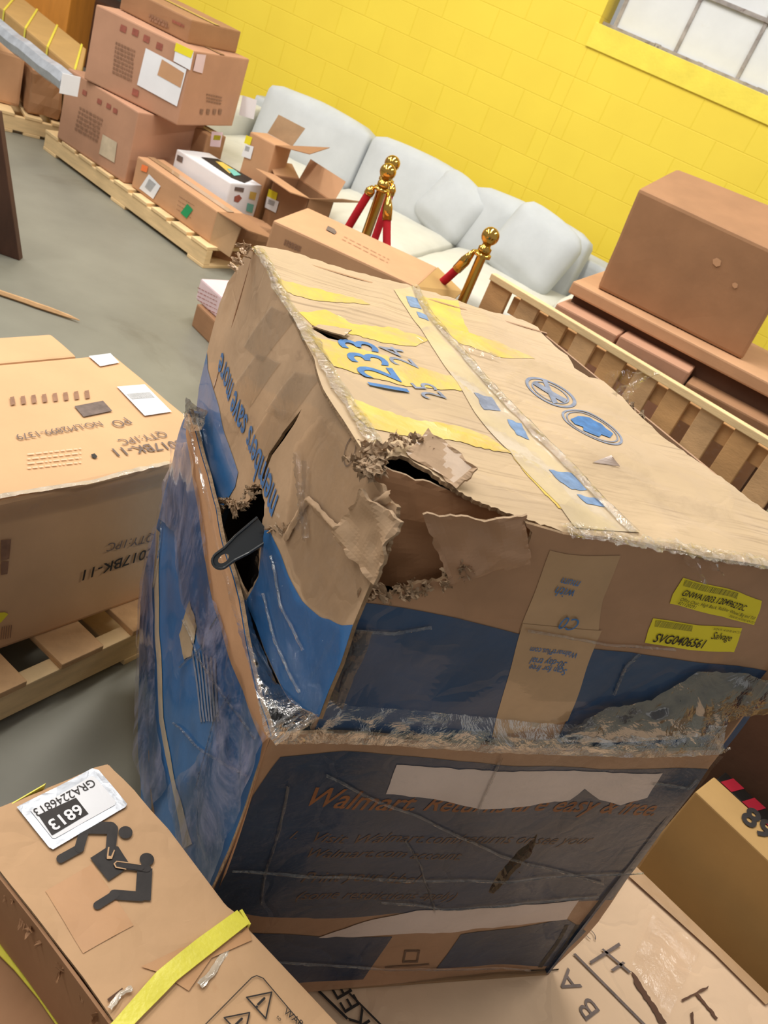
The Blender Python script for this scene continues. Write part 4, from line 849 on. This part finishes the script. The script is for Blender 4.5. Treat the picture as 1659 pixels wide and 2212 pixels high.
# ---- stretch film around the tray
a = Acc()
def filmsheet(pl, pts, mat, off, amp, seed, grid=.014, dirn=None, freq=10):
    n_ = pl.N; a.sheet(pl, pts, mat, off=off, grid=grid, warp=lambda p: warp(p)+n_*amp*abs(fbm(p+Vector((seed, 0, 0)), freq, 3)))
filmsheet(PLF, [(588, 1600), (900, 1606), (1200, 1622), (1552, 1628), (1440, 1785), (1370, 1880), (1290, 1990), (1190, 2098), (1000, 2110), (700, 2132), (380, 2160), (470, 1890), (545, 1722)], 'film', .004, .006, 1)
a.build('stretch_film', HERO, True)
a = Acc()
filmsheet(PLL, [(345, 1098), (380, 960), (420, 960), (440, 1100), (470, 1300), (540, 1500), (584, 1594), (520, 1760), (430, 1980), (395, 1880), (375, 1700), (470, 1600), (455, 1440), (400, 1300), (385, 1150), (345, 1120)], 'film_l', .004, .010, 3)
filmsheet(PLL, [(345, 1098), (338, 1200), (336, 1300), (346, 1540), (372, 1700), (330, 1760), (298, 1640), (297, 1480), (304, 1300), (318, 1200)], 'film_l', .005, .006, 5)
a.build('stretch_film', HERO, True)
def ribbon(name, A_, B_, mat, amp, n=70, m_=9, seed=0, parent=None):     # crumpled ribbon between two 3D polylines
    r = random.Random(seed); vs = []; fs = []
    def at(L_, f): f *= len(L_)-1; i = min(int(f), len(L_)-2); return L_[i].lerp(L_[i+1], f-i)
    for i in range(n+1):
        p, q = at(A_, i/n), at(B_, i/n); vw = (CAM-p).normalized()
        for j in range(m_+1):
            w_ = p.lerp(q, j/m_); e_ = math.sin(math.pi*j/m_)*.8+.2
            vs.append(w_+vw*amp*(abs(noise.noise(Vector((i*.16, j*.9, seed))))*1.1+abs(noise.noise(w_*26+Vector((seed, 0, 0))))*.8+.12*r.random())*e_+Vector((r.uniform(-1, 1), r.uniform(-1, 1), r.uniform(-1, 1)))*amp*.06)
    for i in range(n):
        for j in range(m_): k = i*(m_+1)+j; fs.append([k, k+m_+1, k+m_+2, k+1])
    b = Acc(); b.add(vs, fs, mat); return b.build(name, parent or HERO, True)
ribbon('bunched_film', [PX(PF, x, y, .004) for x, y in ((690, 1500), (760, 1520), (900, 1530), (1050, 1545), (1200, 1560), (1350, 1560), (1480, 1545), (1570, 1540))], [PX(PLF, x, y, .006) for x, y in ((590, 1600), (700, 1598), (860, 1604), (1050, 1618), (1200, 1624), (1380, 1630), (1480, 1628), (1556, 1622))], 'film_x', .014, seed=1, n=110)
ribbon('bunched_film', [PX(PL, x, y, .004) for x, y in ((430, 900), (470, 1060), (520, 1240), (560, 1370), (600, 1470), (660, 1530), (700, 1545))], [PX(PLL, x, y, .008) for x, y in ((404, 890), (436, 1010), (492, 1240), (524, 1350), (560, 1470), (585, 1580), (610, 1610))], 'film_x', .014, seed=2, n=90)
ribbon('bunched_film', [PX(PL, x, y, .012) for x, y in ((415, 860), (440, 880), (462, 890))], [PX(PLL, x, y, .012) for x, y in ((410, 925), (430, 935), (452, 930))], 'film_k', .022, seed=3, n=14)
ribbon('bunched_film', [PX(PF, x, y, .01) for x, y in ((1230, 1560), (1300, 1520), (1400, 1500), (1500, 1440), (1600, 1442), (1680, 1470))], [PX(PF, x, y, .012) for x, y in ((1200, 1590), (1300, 1590), (1420, 1585), (1520, 1575), (1590, 1535), (1670, 1530))], 'film_k', .020, seed=4, n=50)
ribbon('film_corner', [PX(PF, x, y, .006) for x, y in ((752, 1350), (745, 1400), (725, 1440), (705, 1500))], [PX(PF, x, y, .010) for x, y in ((800, 1352), (785, 1400), (760, 1450), (735, 1520))], 'film_k', .010, seed=6, n=20)
for i, (pl_, pts_) in enumerate(((PLF, [(500, 1880), (800, 1900), (1100, 1896), (1390, 1884)]), (PLF, [(700, 1680), (900, 1760), (1080, 1845), (1300, 1908)]), (PLF, [(868, 1812), (905, 1870), (925, 1920), (936, 1968)]),
        (PLF, [(600, 2075), (850, 2092), (1150, 2088)]), (PLF, [(1080, 1630), (1050, 1700), (1030, 1750)]), (PLF, [(1400, 1690), (1480, 1700), (1500, 1680)]), (PLF, [(820, 1945), (950, 1960), (1290, 1935)]), (PLF, [(620, 1700), (600, 1800), (560, 1950)]),
        (PLL, [(400, 1340), (430, 1420), (500, 1520), (560, 1600)]), (PLL, [(480, 1330), (440, 1400), (390, 1440)]), (PLL, [(380, 1560), (440, 1620), (540, 1680)]), (PLL, [(430, 1700), (470, 1560), (500, 1500)]), (PLL, [(350, 1120), (345, 1200), (330, 1300)]),
        (PL, [(590, 1200), (610, 1300), (660, 1400)]), (PL, [(570, 1280), (600, 1380), (655, 1500)]), (PF, [(760, 1360), (850, 1372), (930, 1362)]), (PF, [(1320, 1500), (1350, 1440), (1380, 1410)]), (PF, [(1140, 1362), (1220, 1372), (1330, 1392), (1450, 1400)]))):
    ridge('film_wrinkle', pts_, .0022, 'film_t', pl=pl_, seed=50+i, h=.003, amp=.0015, sub=46)
# loose film spikes
def spike(pl, base, tip, wpx, name='film_spike', lift=.02, seed=0):
    b0 = PX(pl, *base, .003); t0 = PX(pl, *tip, lift); d_ = (t0-b0); s_ = d_.cross((b0-CAM)).normalized()*wpx; r = random.Random(seed); vs = []; fs = []; n = 10
    for i in range(n+1):
        f = i/n
        for j in range(5):
            x = (j/4-.5)*2; vs.append(b0+d_*f+s_*x*(1-f*.93)+Vector((r.uniform(-1, 1), r.uniform(-1, 1), r.uniform(-1, 1)))*.003+(CAM-b0).normalized()*.004*math.cos(j*2.5))
    for i in range(n):
        for j in range(4): k = i*5+j; fs.append([k, k+5, k+6, k+1])
    b = Acc(); b.add(vs, fs, 'film_x'); return b.build(name, HERO)
spike(PT, (1310, 832), (1414, 826), .022, seed=1); spike(PT, (1330, 862), (1385, 835), .016, seed=5); spike(PF, (1480, 1190), (1498, 1232), .010, seed=2, lift=.03); spike(PF, (1520, 1192), (1545, 1222), .007, seed=3, lift=.02); spike(PLF, (1545, 1622), (1568, 1606), .006, seed=4, lift=.01)

# ================================================================== cartons under and around
ng = []
R0 = U(1371, 1876, ZB-.003); R1_ = U(1659, 2150, ZB-.003); ud = (R1_-R0).normalized(); vd_ = Vector((ud.y, -ud.x, 0))
for i in (0, 1):
    for j in (0, 1):
        for k in (0, 1): ng.append(dn(R0+ud*(-.35+1.15*i)+vd_*(.93*(1-j)), (ZB-.003)*k))
bn = Box(ng); TN = thing('cardboard_box', 'big pale carton lying flat with a handwritten name, under the damaged one', 'box', bn.loc)
a = Acc(); a.hexa(ng, 'card_d', .008, cuts=3, amp=.002)
PN = Plane(R0+Z*.002, ud, -vd_)
def dN(pts, mat, off=.002): a.sheet(PN, pts, mat, off=off)
a.text(PN, 'N G B A', (1405, 2330), (1226, 2090), 'grey_ink', hscale=1.0)
dN([(1237, 2062), (1242, 2060), (1470, 2290), (1464, 2292)], 'grey_ink')
for q in ([(1272, 2078), (1276, 2084), (1340, 2044), (1336, 2037)], [(1318, 2096), (1324, 2100), (1350, 2082), (1344, 2078)], [(1298, 2052), (1302, 2050), (1362, 2100), (1358, 2104)]): dN(q, 'grey_ink', .0024)
def ringN(cx, cy, r0, r1):
    c = Vector(PN.uv(cx, cy)); n = 20
    vs = []; fs = []
    for k in range(n+1):
        an = 5.2*k/n; vs += [PN.p(c.x+r1*math.cos(an), c.y+r1*.8*math.sin(an), .0024), PN.p(c.x+r0*math.cos(an), c.y+r0*.8*math.sin(an), .0024)]
    for k in range(n): fs.append([2*k, 2*k+2, 2*k+3, 2*k+1])
    a.add(vs, fs, 'grey_ink')
ringN(1274, 2020, .011, .0135)
a.text(PN, 'KEE', (800, 2208), (748, 2120), 'black_ink'); 
for q in ([(690, 2140), (752, 2200), (748, 2204), (686, 2144)], [(752, 2148), (756, 2146), (860, 2250), (856, 2252)]): dN(q, 'black_ink')
for q in ([(1362, 2098), (1376, 2112), (1398, 2150), (1420, 2180), (1440, 2212), (1424, 2212), (1400, 2170), (1372, 2130)], [(1502, 2150), (1506, 2146), (1550, 2200), (1546, 2204)], [(1470, 2161), (1530, 2130), (1528, 2136), (1474, 2165)], [(1490, 2190), (1496, 2186), (1498, 2215), (1492, 2215)]): dN(jag(q, 1.5, 7, 3, True), 'card_dark')
a.build('box_body', TN)
a = Acc(); a.sheet(PN, [(1412, 1968), (1480, 2025), (1512, 2055), (1460, 2160), (1440, 2200), (1400, 2140), (1362, 2085)], 'film', off=.003, grid=.015, warp=lambda p: Z*.006*abs(fbm(p, 12, 3)))
a.build('film_patch', TN, True)
a = Acc(); a.sheet(PN, [(1371, 1872), (1670, 2160), (1652, 2172), (1540, 2060), (1352, 1890)], 'tape', off=.0035, grid=.02); a.build('edge_tape', TN)
# carton standing on edge with the printed 89
c89 = rectc(.915, 1.566, 0, -36, 1.0, .10, .35); o89 = Vector((.915, 1.566, 0))
b8_ = Box(c89); T89 = thing('cardboard_box', 'narrow golden carton standing on edge, printed 89 on top', 'box', b8_.loc)
a = Acc(); a.hexa(c89, 'card_y', .004, cuts=3, amp=.001); a.text(b8_.t, '89', (1596, 1768), (1656, 1820), 'black_ink', hscale=1.35, off=.003, bold=.03); a.build('box_body', T89)
# box with red and black tape, and the dark brown carton behind
cs_ = rectc(1.0, 1.675, 0, -36, .9, .05, .325); bs_ = Box(cs_); TS = thing('cardboard_box', 'slim dark box edged with red and black striped tape', 'box', bs_.loc); a = Acc(); a.hexa(cs_, 'black_tape', .003)
a.build('box_body', TS); a = Acc()
for k in range(14): a.sheet(bs_.t, [(.01+k*.062, 0.0), (.042+k*.062, 0.0), (.055+k*.062, .05), (.022+k*.062, .05)], 'red_tape', uvpts=True, off=.001)
a.build('striped_tape', TS)
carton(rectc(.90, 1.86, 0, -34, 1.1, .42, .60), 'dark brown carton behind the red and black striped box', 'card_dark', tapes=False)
# big orange-tan carton on the left pallet
cg = rectc(-.959, .734, .12, 62.5, 1.2, .473, .424)
def body_gc(a, b):
    t_, f = b.t, b.f
    a.text(t_, 'SC017BK-11', (400, 942), (236, 982), 'soft_ink' if 0 else 'black_ink', hscale=-1, off=.0035) if 0 else None
    a.text(t_, 'SC017BK-11', (410, 950), (240, 972), 'grey_ink', hscale=1.0, off=.0035, bold=.01)
    a.text(t_, 'QTY:1PC', (352, 934), (252, 952), 'grey_ink', hscale=1.0, off=.0035)
    a.text(t_, 'PO', (268, 904), (236, 914), 'grey_ink', off=.0035); a.text(t_, 'NO:LM2899-1379', (213, 912), (30, 942), 'grey_ink', off=.0035)
    a.sheet(t_, [(160, 880), (222, 868), (242, 890), (180, 903)], 'grey_ink', off=.0035)
    for k in range(8): x = 182-k*23; y = 852+k*2; a.sheet(t_, [(x, y-5), (x+9, y-7), (x+12, y+10), (x+2, y+12)], 'soft_ink', off=.0035)
    for q in ([(196, 984), (204, 982), (210, 989), (206, 993), (198, 990)],): a.sheet(t_, q, 'black_ink', off=.0035)
    for k in range(4): lines(a, t_, 60, 985+k*10, 176, 972+k*10, 0, 1, 1, 'card_d', .004, 12, seed=k)
    a.text(f, 'SC017BK-11', (354, 1172), (180, 1230), 'black_ink', off=.0035, bold=.01); a.text(f, 'QTY:1PC', (336, 1150), (233, 1172), 'grey_ink', off=.0035)
    a.sheet(f, [(0, 1165), (22, 1163), (18, 1205), (0, 1210)], 'soft_ink', off=.0035); a.sheet(f, [(0, 1212), (17, 1210), (14, 1238), (0, 1240)], 'soft_ink', off=.0035)
    for k in range(5): a.sheet(f, [(2+k*5, 1352-k), (4+k*5, 1352-k), (1+k*5, 1380-k), (-1+k*5, 1380-k)], 'soft_ink', off=.0035)
TG, bg_ = carton(cg, 'big orange-tan carton printed with black codes on the left pallet', 'card_gc', body=body_gc, tapes=False, bevel=.010)
barlabel(TG, bg_.t, [(252, 838), (312, 833), (370, 892), (312, 901)], 'white', bar=[(272, 854), (322, 850), (334, 862), (284, 866)], off=.004)
barlabel(TG, bg_.t, [(191, 772), (238, 766), (257, 786), (216, 794)], 'white', off=.004)
barlabel(TG, bg_.f, [(-10, 1322), (8, 1320), (16, 1324), (0, 1342), (-10, 1345)], 'yellow_lab', off=.004, name='yellow_label')
a = Acc(); a.sheet(bg_.f, [(-20, 1090), (200, 1050), (372, 1012), (372, 1040), (200, 1085), (-20, 1130)], 'film', off=.005, grid=.03); a.build('clear_tape', TG)
ridge('edge_tape', [(-20, 1080), (100, 1058), (200, 1040), (365, 1003)], .006, 'tape_gl', pl=bg_.t, seed=21, h=.0005, amp=.0012, parent=TG)
gu = D2(62.5); gv = D2(152.5); go_ = Vector((-.959, .734, .12))+gv*.482
carton([go_+gu*i+gv*j+Z*k for i in (-.1, 1.10) for j in (0, .12) for k in (0, .42)], 'second orange-tan carton right behind the big one on the left pallet', 'card_gc', tapes=False)

# strapped carton at the lower left, lying on two more
zs = .56
TS_ = thing('cardboard_box', 'long tan carton with lifting pictogram and bright yellow strap, in the lower left', 'box', U(300, 2050, .44))
PS = Plane(U(440, 2462, zs), U(900, 2412, zs)-U(440, 2462, zs), U(-78, 1778, zs)-U(440, 2462, zs))
def wps(p): return Vector((0, 0, 1))*fbm(p, 9, 3)*.003
a = Acc()
a.sheet(PS, [(-78, 1778), (0, 1746), (120, 1696), (206, 1658), (232, 1652), (290, 1708), (360, 1790), (430, 1880), (480, 1950), (512, 1974), (534, 2008), (620, 2100), (725, 2212), (900, 2412), (440, 2462), (346, 2340), (250, 2212), (180, 2110), (90, 1996), (0, 1882)], 'card_sb', off=0, grid=.015, thick=.004, warp=wps)
def wall2(pts, mat, h=.115, th=.004):
    for p, q in zip(pts, pts[1:]):
        d_ = (q-p).normalized(); n_ = Vector((-d_.y, d_.x, 0))*th; a.hexa([p-Z*h, p-Z*.004, p-n_-Z*h, p-n_-Z*.004, q-Z*h, q-Z*.004, q-n_-Z*h, q-n_-Z*.004], mat, bevel=0)
wall2([U(*p, zs) for p in ((900, 2412), (725, 2212), (534, 2008), (480, 1950), (360, 1790), (232, 1652), (0, 1746), (-78, 1778))], 'card_sb')
wall2([U(*p, zs) for p in ((-78, 1778), (0, 1882), (90, 1996), (250, 2212), (440, 2462))], 'card_c')
def dS(pts, mat, off=.0016): a.sheet(PS, pts, mat, off=off, grid=.03, warp=wps)
z5 = lambda x, y: (x/1.8433, 1600+y/1.8433)
def q5(*pts): return [z5(*p) for p in pts]
def circ(cx, cy, r_): c = Vector(PS.uv(*z5(cx, cy))); e_ = (Vector(PS.uv(*z5(cx+r_, cy)))-c).length; return [(c.x+e_*math.cos(k*.314), c.y+e_*math.sin(k*.314)) for k in range(20)]
a.sheet(PS, circ(498, 370, 28), 'black_ink', uvpts=True, off=.003, warp=wps); a.sheet(PS, circ(584, 474, 29), 'black_ink', uvpts=True, off=.003, warp=wps)
def limb(x0, y0, x1, y1, w, w2=None, off=.003, mat='black_ink'):
    d_ = Vector((x1-x0, y1-y0)); n_ = Vector((-d_.y, d_.x)).normalized(); w2 = w2 or w; r = d_.normalized(); pts = []
    for k in range(7): t_ = math.pi/2+k*math.pi/6; pts.append((x0+(n_.x*math.sin(t_)+r.x*math.cos(t_))*w, y0+(n_.y*math.sin(t_)+r.y*math.cos(t_))*w))
    for k in range(7): t_ = -math.pi/2+k*math.pi/6; pts.append((x1+(n_.x*math.sin(t_)+r.x*math.cos(t_))*w2, y1+(n_.y*math.sin(t_)+r.y*math.cos(t_))*w2))
    a.sheet(PS, q5(*pts), mat, off=off, warp=wps)
limb(240, 474, 318, 432, 17); limb(314, 432, 332, 372, 19); limb(345, 352, 440, 352, 24); limb(452, 355, 440, 455, 17)
dS(q5((358, 470), (435, 420), (470, 424), (520, 500), (485, 525), (430, 562)), 'black_ink', .0026)
limb(441, 380, 434, 462, 17, off=.0036); limb(468, 498, 585, 512, 15, off=.0036)
limb(386, 662, 456, 618, 17); limb(452, 618, 560, 625, 20); dS(q5((546, 504), (606, 512), (598, 642), (536, 638)), 'black_ink', .003)
limb(462, 496, 560, 508, 13, off=.0042)
dS(q5((424, 462), (428, 430), (434, 430), (430, 464), (440, 466), (452, 440), (456, 442), (444, 476), (424, 476)), 'card_sb', .0046)
dS(q5((462, 484), (560, 496), (560, 500), (464, 488), (456, 496), (462, 508), (500, 516), (500, 520), (458, 512), (450, 496)), 'card_sb', .0046)
# warning panel print
def pline(pts, w=4, off=.0026):
    for (x0, y0), (x1, y1) in zip(pts, pts[1:]): limb(x0, y0, x1, y1, w*.5, off=off, mat='black_ink')
pline([(800, 1150), (1000, 948), (1020, 940), (1046, 950), (1240, 1180)]); pline([(980, 1026), (1080, 1004), (1056, 1110), (980, 1026)], 6); limb(1026, 1054, 1050, 1030, 5); limb(1020, 1062, 1022, 1064, 4)
pline([(890, 1108), (992, 1086), (968, 1190), (890, 1108)], 6); limb(936, 1136, 960, 1112, 5)
a.text(PS, 'WAR', z5(1124, 1088), z5(1196, 1150), 'black_ink', off=.003); a.text(PS, 'to', z5(1096, 1108), z5(1112, 1122), 'black_ink', off=.003)
dS(q5((425, 1034), (484, 990), (488, 994), (430, 1044)), 'card_dark', .002)
a.build('box_body', TS_)
def lab(a_):
    a_.sheet(PS, q5((150, 305), (300, 235), (350, 300), (205, 385)), 'black_ink', off=.0048, warp=wps)
    a_.text(PS, '6813', z5(315, 272), z5(186, 350), 'white', off=.0056, warp=wps, hscale=1.05, bold=.02) if 0 else None
    a_.text(PS, '6813', z5(306, 262), z5(184, 333), 'white', off=.0056, warp=wps, hscale=1.0, bold=.02)
    a_.text(PS, 'GRA2246813', z5(362, 160), z5(126, 285), 'black_ink', off=.0050, warp=wps, hscale=1.1)
lb_ = barlabel(TS_, PS, q5((64, 272), (365, 117), (392, 124), (504, 258), (498, 270), (210, 438), (194, 430)), 'silver', name='label', off=.0034, warp=wps)
barlabel(lb_, PS, q5((120, 288), (362, 148), (376, 152), (460, 252), (455, 264), (218, 396), (206, 394)), 'white', name='label_print', off=.0042, extra=lab, warp=wps)
a = Acc(); a.sheet(PS, q5((940, 684), (985, 740), (700, 965), (540, 1128), (440, 1240), (330, 1240), (450, 1124), (620, 930), (780, 800)), 'strap', off=.006, grid=.02, thick=.002, edge='strap', warp=wps)
p, q = U(515, 1972, zs)+Z*.006, U(534, 2004, zs)+Z*.006; n_ = Vector((q.y-p.y, -(q.x-p.x), 0)).normalized()*-.004
a.hexa([p, p-Z*.12, p+n_, p+n_-Z*.12, q, q-Z*.12, q+n_, q+n_-Z*.12], 'strap', bevel=0); a.build('strap', TS_)
a = Acc()
for q in (q5((560, 905), (720, 830), (960, 770), (985, 745), (1000, 800), (840, 870), (750, 1000), (640, 930)),): a.sheet(PS, q, 'tape_soft', off=.0018, grid=.02, warp=wps)
a.sheet(PS, q5((180, 600), (370, 490), (530, 740), (330, 850)), 'tape_soft', off=.0010, grid=.02, warp=wps); a.build('packing_tape', TS_)
ridge('tape_crease', [z5(425, 1070), z5(470, 1010), z5(520, 985)], .003, 'tape_gl', pl=PS, seed=31, h=.001, amp=.001, sub=20, parent=TS_)
ridge('tape_crease', [z5(800, 980), z5(850, 930), z5(880, 880), z5(940, 800)], .004, 'tape_gl', pl=PS, seed=32, h=.001, amp=.001, sub=24, parent=TS_)
# carton beneath it
z2 = .436; c2 = []
qa, qb, qc, qd = U(-30, 1795, z2), U(215, 1690, z2), U(560, 2500, z2), U(60, 2500, z2)
L0 = U(-200, 1800, z2); 
P0_ = U(236, 1668, zs); P1_ = U(890, 2405, zs); ed = (P1_-P0_).normalized(); eo = Vector((-ed.y, ed.x, 0)); eo = eo if eo.x < 0 or eo.y < 0 else eo
if eo.dot(U(-78, 1778, zs)-P0_) < 0: eo = -eo
c2 = [dn(P0_+ed*(.01+.62*i)+eo*(.012+.30*(1-j)), .005+(z2-.005)*k) for i in (0, 1) for j in (0, 1) for k in (0, 1)]
T2_, b2_ = carton(c2, 'brown carton with a yellow strap directly under the pictogram carton', 'card_c', tapes=False, bevel=.01)
a = Acc(); pt = Plane(Vector((0, 0, z2)), ed, -eo)
a.sheet(pt, [(-20, 1945), (10, 2015), (60, 2090), (110, 2150), (170, 2235), (135, 2240), (80, 2160), (30, 2100), (-20, 2050)], 'strap', off=.006, thick=.002, edge='strap'); a.build('strap', T2_)
a = Acc(); p = U(0, 1752, zs); q = U(95, 1700, zs); w_ = Vector((0, 0, .02)); a.hexa([p-Z*.02, p, p+Z*.0-Z*.02+Vector((0, .004, 0)), p+Vector((0, .004, 0)), q-Z*.006, q+Z*.004, q-Z*.006+Vector((0, .004, 0)), q+Vector((0, .004, .004))], 'strap', bevel=0); a.build('strap', TS_)
crumples('torn_fringe', [U(x, y, zs-.02) for x, y in ((20, 1925), (50, 1965), (85, 2010), (120, 2060), (150, 2105), (200, 2170), (235, 2212), (30, 1940), (70, 1990), (105, 2035), (135, 2085), (175, 2135), (215, 2190))], 'card_c', (.012, .006, .002), 300, parent=TS_)
